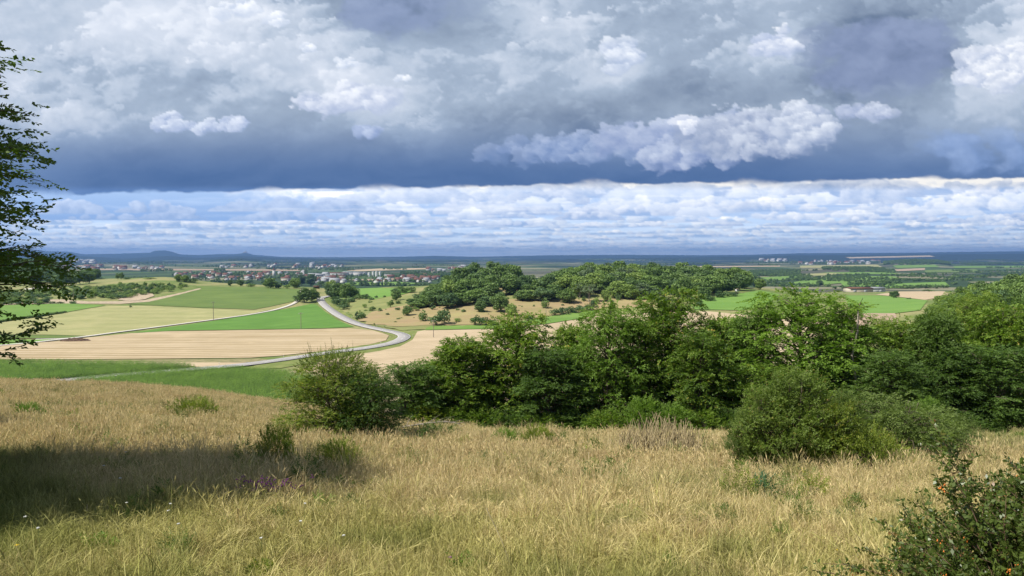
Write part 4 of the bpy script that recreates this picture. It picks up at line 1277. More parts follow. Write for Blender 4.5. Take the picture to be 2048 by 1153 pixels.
    U = [(850, 800, 110, 40.5, 'yellow', 'small yellow-green bush at the foot of the hedgerow near its left end'), (905, 810, 120, 41, 'hedge', 'low bush under the pointed hedgerow tree'),
         (965, 812, 120, 41, 'hedge', 'low bush at the hedgerow foot left of the broad dome'), (1020, 818, 130, 41, 'dark', 'dark low bush beneath the broad domed tree'),
         (1085, 822, 130, 40.5, 'hedge', 'low green bush hiding trunks below the stubble notch'), (1150, 822, 120, 41, 'dark', 'dark bush in the deepest shade of the hedgerow foot'),
         (1215, 815, 120, 40, 'hedge', 'low bush beneath the bright yellow-green tree'), (1290, 785, 100, 39.5, 'fresh', 'light green elder bush with upright shoots in front of the hedgerow'),
         (1345, 800, 110, 39.5, 'fresh', 'light green bush beside the elder and behind the dry bramble heap'), (1405, 808, 120, 40, 'hedge', 'green bush behind the dry bramble heap, right side'),
         (1455, 812, 100, 40, 'dark', 'dark bush under the thin shaded trees'), (1700, 800, 130, 39, 'fresh', 'green bush between the two junipers and the hedgerow'),
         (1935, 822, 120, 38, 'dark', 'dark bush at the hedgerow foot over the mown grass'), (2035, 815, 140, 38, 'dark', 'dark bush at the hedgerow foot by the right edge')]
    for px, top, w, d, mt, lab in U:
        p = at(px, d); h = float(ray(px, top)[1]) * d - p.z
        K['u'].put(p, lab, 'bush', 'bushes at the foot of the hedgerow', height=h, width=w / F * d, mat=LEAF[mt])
    # hawthorn in front of the maize
    g = make_tree(31, 3.1, 1.9, 0.02, 50, 9, 6, lobes=110, lsp=36, lobe_r=0.2, m=10, ll=0.062, lw=0.042, Ls=0.26, top=0.55, trunks=3, droop=0.12, loose=1.0)
    p = at(668, 25.5)
    hk = Kind('hawthorn_bush', g, LEAF['thorn'])
    hk.put(p - Vector((0, 0, .05)), 'big round hawthorn bush standing alone left of the hedgerow before the maize', 'bush', height=float(ray(668, 700)[1]) * 25.5 - p.z, width=4.0)
    p = at(735, 25.0)
    hk.put(p - Vector((0, 0, .05)), 'darker leafy shrub merged into the right side of the big hawthorn', 'bush', height=float(ray(735, 722)[1]) * 25 - p.z, width=2.5, mat=LEAF['dark'])
    gs = make_bush(33, 0.6, 1.2, 420, 0.22, 9, 0.05, 0.034, stems=60, shoots=46, shoot_len=0.6, inner=0.4, stem_r=0.005)
    p = at(665, 25.5); hz = float(ray(668, 722)[1]) * 25.5
    e = plant('hawthorn_shoots', gs, LEAF['thorn'], 'loose leggy shoots of a bramble standing up through the top of the big hawthorn', 'shrub', None, (p.x, p.y, hz - 0.25), trunk_name='stems', crown_name='leaves')
    # junipers
    j1 = make_tree(41, 2.5, 1.35, 0.0, 44, 7, 5, m=9, ll=0.075, lw=0.032, Ls=0.20, top=1.15, trunks=4, droop=-0.25, lobes=70, lsp=30, lobe_r=0.24)
    j2 = make_tree(42, 2.0, 1.6, 0.0, 46, 8, 5, m=9, ll=0.075, lw=0.028, Ls=0.24, top=0.45, trunks=4, droop=0.35, lobes=75, lsp=30, lobe_r=0.22)
    j3 = make_bush(43, 1.5, 1.3, 1500, 0.22, 9, 0.060, 0.036, up=0.3, lump=0.5, stems=80, inner=0.4, shoots=50, shoot_len=0.4)
    J1 = Kind('juniper_bush', j1, LEAF['juniper'], 'stems', 'foliage'); J2 = Kind('juniper_bush', j2, LEAF['grey'], 'stems', 'foliage'); J3 = Kind('low_shrub', j3, LEAF['thorn'], 'stems', 'foliage')
    for kd, px, top, w, d, mt, lab in ((J1, 1545, 748, 150, 15.8, 'juniper', 'upright juniper at the left end of the clump in front of the hedgerow'),
                                      (J1, 1598, 712, 190, 15.9, 'juniper', 'tallest pointed juniper of the clump in front of the hedgerow'),
                                      (J1, 1500, 800, 90, 16.2, 'juniper', 'small juniper at the far left of the clump'),
                                      (J1, 1700, 762, 110, 16.8, 'juniper', 'narrow juniper rising between the tallest one and the wide grey-green one'),
                                      (J1, 1860, 782, 110, 18.6, 'fresh', 'bright leafy shrub growing out of the wide juniper, right side'),
                                      (J1, 1665, 775, 150, 15.6, 'thorn', 'brown-green leafy shrub wedged between the two junipers'),
                                      (J2, 1800, 768, 270, 17.6, 'grey', 'wide grey-green juniper bush, right of the pair, with drooping tips'),
                                      (J2, 1900, 815, 140, 20, 'grey', 'low grey-green outlying juniper next to the mown grass'),
                                      (J3, 1740, 850, 180, 15.4, 'thorn', 'low yellowish shrub at the foot of the wide juniper'),
                                      (J3, 1515, 850, 80, 16.0, 'juniper', 'small dark shrub at the left foot of the conical juniper'),
                                      (J3, 380, 792, 110, 30.0, 'thorn', 'small round bush on the meadow ridge before the maize'),
                                      (J3, 548, 848, 96, 14.6, 'thorn', 'small upright shrub in the grass left of the big hawthorn'),
                                      (J3, 672, 880, 110, 13.8, 'thorn', 'low straggly shrub in the grass below the big hawthorn'),
                                      (J3, 45, 806, 66, 26.0, 'fresh', 'low bright green patch of leaves in the shadow gap at the left edge'),
                                      (J3, 1075, 850, 80, 24.0, 'thorn', 'small yellow-green shrub in the grass below the hedgerow'),
                                      (J3, 1010, 858, 70, 24.5, 'fresh', 'small fresh green shrub left of the yellow-green one'),
                                      (J3, 1190, 880, 46, 22.0, 'grey', 'tiny grey-green shrub in the brown grass left of the dry brambles'),
                                      (J3, 820, 905, 44, 17.0, 'grey', 'tiny grey shrub in the brown grass right of the hawthorn'),
                                      (J3, 865, 848, 120, 27.0, 'grey', 'silvery willow scrub beside the fallen branch')):
        p = at(px, d); h = float(ray(px, top)[1]) * d - p.z
        if kd is J3: h = h + 0.16
        kd.put(p - Vector((0, 0, .04)), lab, 'bush', height=max(h, 0.3), width=w / F * d, mat=LEAF[mt])
    # the beech whose low branches reach into the picture on the left, and its neighbours that throw the shade
    g = make_tree(51, 8.6, 3.5, 0.27, 72, 12, 6, lobes=270, lsp=26, lobe_r=0.17, m=10, ll=0.088, lw=0.058, Ls=0.28, top=0.45, droop=0.15)
    BT = Kind('beech_tree', g, LEAF['beech'])
    BT.put(Vector((-9.5, 8.5, float(land(-9.5, 8.5)))), 'leafy beech whose low branches hang into the view at the left edge', 'tree', height=8.0, width=6.8, rz=0.4)
    BT.put(Vector((-10.6, 5.4, float(land(-10.6, 5.4)))), 'nearest beech outside the left edge, beside the viewer', 'tree', height=6.4, width=5.6, rz=5.2)
    BT.put(Vector((-10.7, 10.3, float(land(-10.7, 10.3)))), 'second beech at the left edge, just behind the first one', 'tree', height=8.2, width=6.6, rz=2.1)
    BT.put(Vector((-21.0, 19.0, float(land(-21.0, 19)))), 'third beech outside the left edge, farther down the slope', 'tree', height=5.6, width=6.4, rz=4.0)


near_plants()


# ------------------------------------------------------------------ trees in the middle distance
FK = {}


def far_kinds():
    for s in range(5):
        FK['r%d' % s] = Kind('broadleaf_tree', make_far_tree(100 + s, 14, 5.6, 40, 120, 0.98), FAR['mid'])
    for s in range(2):
        FK['p%d' % s] = Kind('pine_tree', make_far_tree(120 + s, 14, 4.2, 22, 44, 0.85, 'pine'), FAR['pine'], bark=BARK_PALE)
    for s in range(3):
        FK['b%d' % s] = Kind('shrub', make_far_tree(130 + s, 3.2, 2.2, 16, 34, 0.48, 'bush'), FAR['mid'], 'stems', 'foliage')
    FK['c0'] = Kind('juniper', make_far_tree(140, 4, 1.5, 16, 34, 0.40, 'cone'), FAR['dark'], 'stems', 'foliage')


far_kinds()
TONE = {'mid': 'mid green', 'light': 'pale green', 'dark': 'dark green', 'pine': 'dull green'}


def hill_wood():
    """the wooded hill in the middle"""
    r = np.random.default_rng(77)
    rows = [('front', 505, 20.5, 985, 1345, 9.5), ('front', 520, 0, 0, 0, 0)]
    spots = []
    # (row name, depth, px from, px to, spacing px, height, kinds)
    for nm, d0, a, b, sp, h in (('front', 478, 838, 985, 22, 10.0), ('second', 495, 836, 1000, 25, 12.5), ('third', 520, 848, 1045, 24, 14.0), ('fourth', 548, 872, 1058, 24, 15.0), ('rear', 580, 900, 1062, 24, 16.5),
                                ('front edge', 497, 1040, 1340, 21, 10.5), ('second edge', 515, 1058, 1420, 21, 12.5), ('third edge', 535, 1075, 1470, 24, 13.5), ('fourth edge', 560, 1090, 1500, 24, 14.5), ('fifth edge', 590, 1105, 1512, 24, 15.0), ('rear edge', 625, 1120, 1505, 24, 16.0)):
        side = 'left' if b < 1063 else 'right'
        n = 0; px = a
        while px < b:
            d = d0 + r.normal(0, 5); pxx = px + r.normal(0, 4); hh = h * r.uniform(0.9, 1.25)
            edge = min(1.0, 0.55 + (pxx - a) / 90, 0.5 + (b - pxx) / 60)
            n += 1
            u = r.random()
            if side == 'right' and 1110 < pxx < 1330 and 'edge' in nm and u < 0.45: k, m = 'p%d' % r.integers(2), 'pine'
            else: k, m = 'r%d' % r.integers(5), ('light' if u > 0.85 else 'dark' if u < 0.25 else 'mid')
            if nm == 'front edge' and 1180 < pxx < 1230: px += sp; continue
            word = {'pine': 'pine'}.get(m, 'broadleaf')
            lab = f"{TONE[m]} {word}, {ordinal(n)} from left, {nm.replace(' edge', '')} row, hill wood's {side} half"
            g = at(pxx, d, valley)
            FK[k].put(g, lab, 'tree', 'trees of the hill wood', height=hh * edge, width=r.uniform(13.5, 17.5) * (0.8 if k[0] == 'p' else 1) * (0.7 + 0.3 * edge), mat=FAR[m])
            px += sp * r.uniform(0.8, 1.2)


hill_wood()


def pix_plants():
    """single trees and bushes, measured in the photograph and set on the land: px, foot row, height px, width px, kind, tone, label"""
    L = [
        # along the road and the ridge on the left
        (597, 604, 16, 20, 'b0', 'dark', 'low dark bush at the left foot of the roadside clump'), (609, 606, 30, 26, 'r0', 'mid', 'round tree of the roadside clump left of the road bend'), (624, 603, 27, 24, 'r1', 'mid', 'right-hand round tree of the roadside clump beside the road'),
        (634, 601, 12, 14, 'b1', 'dark', 'small dark bush touching the road under the roadside clump'),
        (662, 598, 30, 24, 'r2', 'dark', 'dark round tree right beside the crest of the road'), (676, 602, 36, 26, 'r3', 'mid', 'tallest tree of the clump right of the road'), (692, 602, 34, 26, 'r4', 'mid', 'broad tree in the middle of the clump right of the road'),
        (706, 599, 26, 24, 'r0', 'mid', 'round tree at the right of the clump right of the road'), (674, 611, 18, 22, 'b0', 'dark', 'dark bush below the clump on the road embankment'), (690, 616, 16, 20, 'b2', 'mid', 'green bush lower on the road embankment'),
        (664, 584, 24, 20, 'r1', 'light', 'pale tree behind the clump right of the road'), (718, 600, 12, 20, 'b1', 'mid', 'bush at the edge of the bright green field'), (731, 600, 12, 18, 'b2', 'dark', 'second bush at the edge of the bright green field'), (743, 601, 7, 12, 'b0', 'dark', 'third small bush by the bright green field'),
        (688, 619, 12, 26, 'b1', 'dark', 'wide dark bush under the clump by the road'), (700, 606, 14, 22, 'b0', 'dark', 'dark bush in front of the clump right of the road'),
        (541, 577, 20, 26, 'r2', 'mid', 'rounded tree on the ridge behind the beet field'), (556, 577, 12, 16, 'b0', 'mid', 'bush right of the rounded ridge tree'), (574, 578, 10, 18, 'b1', 'light', 'pale bush on the ridge by the track'), (590, 577, 20, 22, 'r3', 'mid', 'tree on the ridge left of the white track'),
        (603, 572, 22, 20, 'r4', 'dark', 'dark tree on the ridge just above the white track'), (622, 573, 24, 20, 'r0', 'dark', 'dark tree beside the wooden shed'), (642, 574, 12, 16, 'b2', 'mid', 'bush right of the wooden shed'), (652, 577, 14, 16, 'b1', 'mid', 'green bush between shed and roadside clump'),
        (460, 573, 13, 9, 'r1', 'dark', 'small dark tree on the ridge, left of two'), (481, 573, 13, 12, 'r2', 'dark', 'small dark tree on the ridge, right of two'), (502, 574, 8, 18, 'b0', 'mid', 'low bush on the ridge behind the beet field'),
        (358, 564, 15, 14, 'r3', 'light', 'pale tree on the crest of the mown hill'), (370, 565, 14, 14, 'r4', 'light', 'second pale tree on the crest of the mown hill'), (385, 566, 9, 22, 'b2', 'mid', 'hedge-like bush beside the pale crest trees'), (372, 564, 8, 30, 'b1', 'dark', 'low dark bush under the pale crest trees'),
        (236, 559, 12, 8, 'r0', 'mid', 'lone small tree on the skyline of the grassy hill'), (243, 559, 14, 9, 'r1', 'mid', 'lone taller tree on the skyline of the grassy hill'), (254, 559, 4, 14, 'b0', 'mid', 'low bush beside the lone skyline trees'), (300, 559, 4, 24, 'b1', 'light', 'low pale scrub on the skyline of the grassy hill'),
        (147, 608, 7, 14, 'b0', 'dark', 'dark bush at the foot of the pole by the sandy track'), (105, 608, 5, 12, 'b2', 'dark', 'small bush left of the pole by the sandy track'), (121, 608, 5, 14, 'b1', 'mid', 'small green bush between pole and tree row'),
        (261, 616, 6, 5, 'c0', 'dark', 'tiny dark conifer at the corner of the mown field'),
        # trees at the end of the wooded slope on the left
        (128, 572, 27, 22, 'r2', 'dark', 'dark tree at the end of the wooded slope, left of four'), (143, 571, 27, 22, 'r3', 'dark', 'dark tree at the end of the wooded slope, second of four'), (160, 570, 26, 24, 'r4', 'mid', 'green tree at the end of the wooded slope, third of four'), (178, 568, 27, 22, 'r0', 'mid', 'last green tree of the wooded slope, by the grassy hill'), (117, 574, 24, 22, 'r1', 'dark', 'dark tree where the wooded slope meets the quarry'),
        (110, 577, 9, 20, 'b2', 'dark', 'bush at the quarry edge'), (200, 583, 10, 14, 'r1', 'dark', 'dark round bush standing up out of the scrub belt'),
        # the slope with junipers
        (714, 641, 18, 10, 'c0', 'dark', 'slim juniper at the lower left of the dry slope'), (722, 639, 18, 20, 'b0', 'mid', 'rounded bush at the lower left of the dry slope'),
        (745, 623, 11, 14, 'b1', 'mid', 'bush above the two lower-left ones on the slope'), (760, 624, 8, 10, 'c0', 'dark', 'small juniper right of the bush on the left slope'), (729, 617, 9, 10, 'b2', 'light', 'brownish small bush high on the left slope'), (732, 623, 4, 8, 'b0', 'mid', 'tiny bush on the left slope'),
        (781, 616, 16, 14, 'b1', 'mid', 'bush in front of the gap below the wood corner'), (795, 622, 7, 12, 'b2', 'dark', 'low juniper below the wood corner'), (792, 602, 20, 18, 'r2', 'mid', 'small tree standing apart left of the hill wood'), (784, 610, 10, 9, 'c0', 'dark', 'small juniper beside the tree standing apart'), (797, 609, 9, 12, 'b0', 'mid', 'bush right of the tree standing apart'),
        (814, 633, 22, 20, 'r1', 'mid', 'small bright tree casting a round shade on the dry slope'), (832, 624, 12, 16, 'b1', 'light', 'pale bush right of the small bright tree'), (846, 644, 24, 18, 'b0', 'mid', 'upright bush left of the big dark one on the slope'),
        (872, 652, 24, 30, 'b1', 'dark', 'left half of the big dark bush in the lower slope'), (888, 650, 32, 28, 'b2', 'dark', 'right half of the big dark bush in the lower slope'), (865, 621, 16, 12, 'c0', 'dark', 'pointed juniper above the big dark bush'),
        (915, 622, 6, 8, 'b0', 'mid', 'tiny bush in the middle of the dry slope'), (927, 626, 8, 10, 'b1', 'mid', 'small bush in the middle of the dry slope'), (775, 631, 5, 8, 'b2', 'dark', 'tiny dark bush low on the left slope'), (797, 640, 5, 8, 'b0', 'mid', 'tiny bush below the small bright tree'),
        (960, 626, 24, 22, 'r3', 'mid', 'light slender tree rising from the bushes right of the slope'), (950, 652, 22, 24, 'b1', 'mid', 'bush under the light slender tree, left one'), (968, 652, 18, 24, 'b2', 'dark', 'low dark bush in the row by the field corner'), (988, 651, 15, 22, 'b0', 'dark', 'last low dark bush of the row by the field corner'), (915, 645, 9, 14, 'b2', 'light', 'pale thorny bush low on the slope'),
        (740, 607, 6, 9, 'b0', 'mid', 'tiny bush under the bright green field'), (752, 597, 6, 8, 'b1', 'dark', 'tiny bush at the corner of the bright green field'), (769, 596, 5, 6, 'b2', 'dark', 'tiniest bush in the bright green field'),
        (790, 588, 12, 16, 'b1', 'dark', 'dark bush behind the bright green field, left'), (806, 587, 14, 20, 'b0', 'mid', 'bush behind the bright green field, middle'), (822, 586, 12, 22, 'b2', 'mid', 'bush behind the bright green field, right'), (800, 580, 8, 14, 'b2', 'dark', 'low dark tree line bush behind the bright field'),
        (1000, 626, 40, 34, 'r0', 'mid', 'large round tree in front of the clearing on the hill'), (1022, 633, 26, 22, 'r1', 'light', 'brownish tree in front of the hill wood, right of the large round one'), (1057, 640, 12, 18, 'b0', 'dark', 'dark bush at the end of the green strip'),
        (1110, 632, 15, 22, 'b1', 'dark', 'dark bush, first of the hedge above the green strip'), (1126, 630, 15, 24, 'b2', 'dark', 'dark bush, second of the hedge above the green strip'), (1144, 627, 15, 26, 'b0', 'dark', 'dark bush, third of the hedge above the green strip'), (1162, 624, 14, 26, 'b1', 'dark', 'dark bush, fourth of the hedge above the green strip'), (1177, 622, 13, 20, 'b2', 'dark', 'dark bush, last of the hedge above the green strip'),
        (1090, 618, 22, 16, 'b0', 'mid', 'upright bush on the slope right of the brownish tree'), (1137, 608, 13, 9, 'c0', 'mid', 'small pointed juniper, left of three on the slope'), (1168, 604, 12, 10, 'c0', 'mid', 'small pointed juniper, middle of three on the slope'), (1191, 610, 16, 14, 'b1', 'light', 'straw-green bush beside the pointed junipers'),
        (1210, 605, 24, 18, 'r4', 'light', 'pale brownish small tree on the dry slope'), (1187, 616, 16, 14, 'b2', 'dark', 'dark bush at the right end of the hedge'), (1236, 602, 15, 12, 'b0', 'dark', 'dark upright bush on the slope left of the reddish hollow'), (1270, 600, 12, 18, 'b1', 'mid', 'low bush above the reddish hollow'),
        (1325, 614, 20, 24, 'r2', 'mid', 'small round tree at the right end of the dry slope'), (1408, 600, 26, 28, 'r3', 'mid', 'tree at the corner of the hill wood by the green field'), (1398, 611, 14, 18, 'b0', 'dark', 'dark bush, first of the row along the green field'), (1384, 610, 16, 18, 'b1', 'dark', 'dark bush at the left end of the green field'), (1420, 603, 12, 22, 'b2', 'mid', 'bush, second of the row along the green field'),
        (1440, 596, 14, 22, 'b0', 'dark', 'bush, third of the row along the green field'), (1455, 594, 12, 20, 'b1', 'dark', 'bush, fourth of the row along the green field'), (1468, 594, 10, 16, 'b2', 'dark', 'bush, last of the row along the green field'),
        # right
        (1788, 597, 15, 17, 'r0', 'dark', 'lone round tree between the green field and the stubble'), (1818, 599, 4, 10, 'b0', 'dark', 'tiny bush on the edge of the stubble patch'), (1858, 584, 5, 22, 'b1', 'mid', 'low hedge bush at the top of the stubble patch'),
        (1508, 575, 26, 22, 'r1', 'mid', 'last tree at the right end of the hill wood'), (1520, 580, 22, 20, 'r2', 'mid', 'tree half hidden behind the great bright crown'), (1640, 573, 12, 12, 'r3', 'dark', 'lone dark tree in the valley behind the great bright crown'),
        (1690, 579, 9, 12, 'b0', 'dark', 'dark bush left of the farm halls'), (1705, 578, 8, 10, 'b1', 'dark', 'dark bush right beside the farm halls'), (1765, 574, 8, 14, 'r4', 'dark', 'dark tree right of the farm halls'), (1782, 574, 7, 14, 'b2', 'dark', 'low dark tree right of the farm halls'),
    ]
    W = hit([a[0] for a in L], [a[1] for a in L])
    for (px, py, h, w, k, m, lab), p in zip(L, W):
        d = p[1]
        cat = 'tree' if k[0] in 'rp' else 'bush'
        FK[k].put(Vector(p) - Vector((0, 0, 0.1)), lab, cat, None, height=h / F * d * 1.05, width=w / F * d * 1.12, mat=FAR[m])
    # scattered small shrubs of the slope
    r = np.random.default_rng(5)
    n = 0
    pts = []
    while n < 34:
        px, py = r.uniform(740, 1330), r.uniform(600, 655)
        if py > 655 - max(0, px - 860) * 0.1: continue
        pts.append((px, py)); n += 1
    W = hit([a for a, b in pts], [b for a, b in pts])
    for p in W:
        k = ('b0', 'b1', 'b2', 'c0')[r.integers(4)]
        FK[k].put(Vector(p), 'knee-high dark tussock of scrub on the dry slope below the hill wood', 'shrub', 'low scrub on the dry slope', height=r.uniform(0.7, 1.6), width=r.uniform(1.2, 2.6), mat=FAR['dark' if r.random() < .5 else 'mid'])
    # the wooded knoll at the right edge
    n = 0
    for j, d in enumerate((262, 280, 298, 316, 336, 358)):
        px = 1868 + abs(j - 2.5) * 8
        if j == 0: px = 1900
        i = 0
        while px < 2230:
            i += 1
            m = ('mid', 'light', 'dark', 'mid')[r.integers(4)]
            g = at(px, d + r.normal(0, 4), valley)
            edge = min(1, 0.5 + (px - 1860) / 90)
            FK['r%d' % r.integers(5)].put(g, f"{TONE[m]} tree, {ordinal(i)} from left in {('the lowest', 'the second', 'the third', 'the fourth', 'the fifth', 'the topmost')[j]} row, right-hand wooded knoll", 'tree', 'trees of the wooded knoll on the right', height=r.uniform(8.5, 11.5) * edge, width=r.uniform(7.5, 10.5) * (0.6 + 0.4 * edge), mat=FAR[m])
            px += 8.2 / d * F * r.uniform(0.8, 1.15)
    p = at(1935, 258, valley)
    FK['r1'].put(p, 'bright yellow-green tree in the face of the right knoll', 'tree', None, height=12, width=6.5, mat=LEAF['yellow'])
    p = at(1985, 262, valley)
    FK['r3'].put(p, 'second yellowish tree, right of the brightest one on the knoll', 'tree', None, height=9.5, width=6.5, mat=LEAF['yellow'])


pix_plants()


def far_piece(kind, mat):
    k = FK[kind]
    me = k.leaf.copy(); me.materials.clear(); me.materials.append(mat)
    return bpy.data.objects.new('piece', me), k


def sample_poly(pix, n, r):
    P = np.array(pix, float); lo, hi = P.min(0), P.max(0)
    X = r.uniform(lo[0], hi[0], n * 12); Y = r.uniform(lo[1], hi[1], n * 12)
    k = inside(P, X, Y); return X[k][:n], Y[k][:n]


def far_woods():
    r = np.random.default_rng(9)
    pieces = [far_piece('r0', FAR['mid']), far_piece('r1', FAR['dark']), far_piece('r2', FAR['mid']), far_piece('b0', FAR['mid']), far_piece('b1', FAR['dark']), far_piece('b2', FAR['light'])]
    small = []
    for s in range(3):
        (a, b), (lv, lf, lt) = make_far_tree(160 + s, 12, 6, 9, 16, 3.0)
        small.append(mesh_from('piece', lv, lf, FAR['dark' if s else 'mid'], tint=lt, link=False))

    def sc(name, W, hs, ws, idx, vs, nh):
        n = len(W); rot = np.zeros((n, 3)); rot[:, 2] = r.uniform(0, 6.28, n)
        S_ = np.stack([ws, ws, hs], -1)
        scatter(name, W, vs, rot, S_, idx)

    # scrub belt on the left
    X, Y = sample_poly([(-200, 582), (0, 586), (80, 584), (190, 577), (260, 571), (340, 573), (382, 574), (345, 583), (275, 595), (235, 600), (130, 599), (0, 604), (-200, 606)], 420, r)
    W = hit(X, Y); n = len(W)
    vs = [p[0] for p in pieces[3:6]]
    sc('scrub_belt', W, r.uniform(0.7, 1.5, n), r.uniform(0.9, 2.0, n), r.integers(0, 3, n), vs, 3)
    X, Y = sample_poly([(-100, 598), (0, 602), (60, 601), (95, 606), (92, 610), (0, 610), (-100, 612)], 90, r)
    W = hit(X, Y); n = len(W)
    sc('dark_thicket', W, r.uniform(0.8, 1.5, n), r.uniform(1.0, 1.8, n), r.integers(0, 3, n), [o.copy() for o in vs], 3)
    # the dark hedge between the two green fields
    xs = np.arange(-60, 132, 1.6); W = hit(xs, 647 - (xs / 130) * 19 - 1)
    n = len(W); sc('field_hedge', W, r.uniform(0.45, 0.6, n), r.uniform(0.5, 0.8, n), r.integers(0, 3, n), [o.copy() for o in vs], 3)
    # wooded slope far left
    P = []
    for px in np.arange(-420, 118, 7.0):
        for d in np.arange(1010, 1480, 9.0):
            if px > 60 and d < 1010 + (px - 60) * 2.0: continue
            pxx = px + r.normal(0, 3); dd = d + r.normal(0, 4); P.append(((pxx - 1024) / F * dd, dd))
    for px in np.arange(100, 196, 6.0):
        for d in np.arange(930, 1010, 9.0):
            P.append(((px + r.normal(0, 2) - 1024) / F * d, d))
    P = np.array(P); W = np.column_stack([P, valley(P[:, 0], P[:, 1])]); n = len(W)
    sc('wooded_slope', W, r.uniform(0.65, 1.0, n), r.uniform(0.75, 1.15, n), r.integers(0, 3, n), [p[0] for p in pieces[:3]], 3)
    # woods, tree lines and orchards out on the plain
    X, Y, Sx = [], [], []
    def line(x0, y0, x1, y1, n, j=1.2, s=1.0):
        t = r.random(n); X.extend(x0 + (x1 - x0) * t + r.normal(0, 1, n)); Y.extend(y0 + (y1 - y0) * t + np.abs(r.normal(0, j * 0.5, n))); Sx.extend([s] * n)
    def blob(x0, x1, y0, y1, n, s=1.0):
        X.extend(r.uniform(x0, x1, n)); Y.extend(r.uniform(y0, y1, n)); Sx.extend([s] * n)
    for k in range(46):
        x0 = r.uniform(-150, 900); y = r.uniform(531, 566); line(x0, y, x0 + r.uniform(20, 120), y + r.normal(0, 0.8), int(r.uniform(10, 34)))
    for k in range(40):
        x0 = r.uniform(1500, 2150); y = r.uniform(533, 572); line(x0, y, x0 + r.uniform(20, 120), y + r.normal(0, 1.5), int(r.uniform(10, 34)))
    for k in range(60):
        x0 = r.uniform(-150, 2150); y = r.uniform(519, 532); line(x0, y, x0 + r.uniform(30, 160), y + r.normal(0, .3), 40, 0.5, 1.4)
    blob(340, 650, 546, 562, 260, 0.8); blob(600, 640, 550, 566, 60); blob(660, 780, 547, 560, 90, 0.8); blob(780, 880, 553, 566, 110, 0.8)
    blob(280, 345, 541, 544, 60); blob(430, 450, 540, 544, 14, 1.3); blob(650, 710, 537, 542, 70); blob(800, 920, 545, 554, 130)
    line(420, 566, 600, 570, 50); line(700, 571, 900, 574, 60); line(40, 556, 110, 560, 40); line(610, 536, 616, 560, 16)
    # right: knolls and hedges in the valley
    blob(1560, 1600, 541, 546, 60, 1.0); blob(1700, 1790, 541, 546, 160); blob(1510, 1602, 542, 553, 240)
    blob(1655, 1740, 550, 560, 150, .8); blob(1580, 1620, 553, 560, 60, .8); line(1655, 562, 1780, 566, 60, 2, .8); line(1800, 551, 1910, 556, 90, 3, .8); line(1800, 560, 1890, 563, 70, 2, .8); line(1500, 571, 1660, 574, 40, 2, .8); line(1660, 578, 1900, 576, 80, 2, .8)
    line(1560, 545, 1640, 541, 40, 1, .8); line(1720, 541, 1790, 547, 60, 1, .8); line(1920, 545, 2048, 541, 70, 1.5, .8)
    def knoll(p0, p1, d0, d1, n, s):
        q = r.uniform(p0, p1, n); dd = r.uniform(d0, d1, n); x = (q - 1024) / F * dd
        K_.append(np.column_stack([x, dd, valley(x, dd)])); Ks.append(np.full(n, s))
    K_, Ks = [], []
    knoll(1768, 1900, 5150, 5900, 1500, 1.5); knoll(1645, 1770, 3330, 3650, 520, 1.15); knoll(1700, 1790, 3250, 3330, 90, 1.0); knoll(1500, 1590, 3000, 3500, 300, 1.0); knoll(1920, 2100, 6200, 7000, 500, 1.5); knoll(1500, 1760, 7000, 8200, 500, 1.5)
    W = np.where((np.array(X) > 1500)[:, None], hit(X, Y, lo=900), hit(X, Y, lo=1500)); W = np.vstack([W] + K_); n = len(W); s = np.concatenate([np.array(Sx)] + Ks)
    sc('distant_woodland', W, s * r.uniform(0.6, 1.0, n), s * r.uniform(0.7, 1.2, n), r.integers(0, 3, n), small, 3)


far_woods()

# ------------------------------------------------------------------ buildings, poles, posts and other made things
def box(x0, x1, y0, y1, z0, z1):
    V = np.array([(x0, y0, z0), (x1, y0, z0), (x1, y1, z0), (x0, y1, z0), (x0, y0, z1), (x1, y0, z1), (x1, y1, z1), (x0, y1, z1)], float)
    Fc = np.array([(0, 3, 2, 1), (4, 5, 6, 7), (0, 1, 5, 4), (1, 2, 6, 5), (2, 3, 7, 6), (3, 0, 4, 7)])
    return V, Fc


def join(parts):
    V, Fc = [], []; k = 0
    for v, f in parts:
        V.append(v); Fc.append(f + k); k += len(v)
    return np.vstack(V), np.vstack(Fc)


def gable(x0, x1, y0, y1, z0, h, over=0.5, th=0.25):
    """a ridged roof along x with thickness"""
    ym = (y0 + y1) / 2
    X0, X1 = x0 - over, x1 + over; Y0, Y1 = y0 - over, y1 + over
    zo = z0 - h * over / ((y1 - y0) / 2)
    V = np.array([(X0, Y0, zo), (X1, Y0, zo), (X1, ym, z0 + h), (X0, ym, z0 + h), (X0, Y1, zo), (X1, Y1, zo)] + [(X0, Y0, zo + th), (X1, Y0, zo + th), (X1, ym, z0 + h + th), (X0, ym, z0 + h + th), (X0, Y1, zo + th), (X1, Y1, zo + th)], float)
    Fc = np.array([(6, 7, 8, 9), (9, 8, 11, 10), (0, 3, 2, 1), (3, 4, 5, 2), (0, 1, 7, 6), (4, 10, 11, 5), (0, 6, 9, 3), (3, 9, 10, 4), (1, 2, 8, 7), (2, 5, 11, 8)])
    return V, Fc


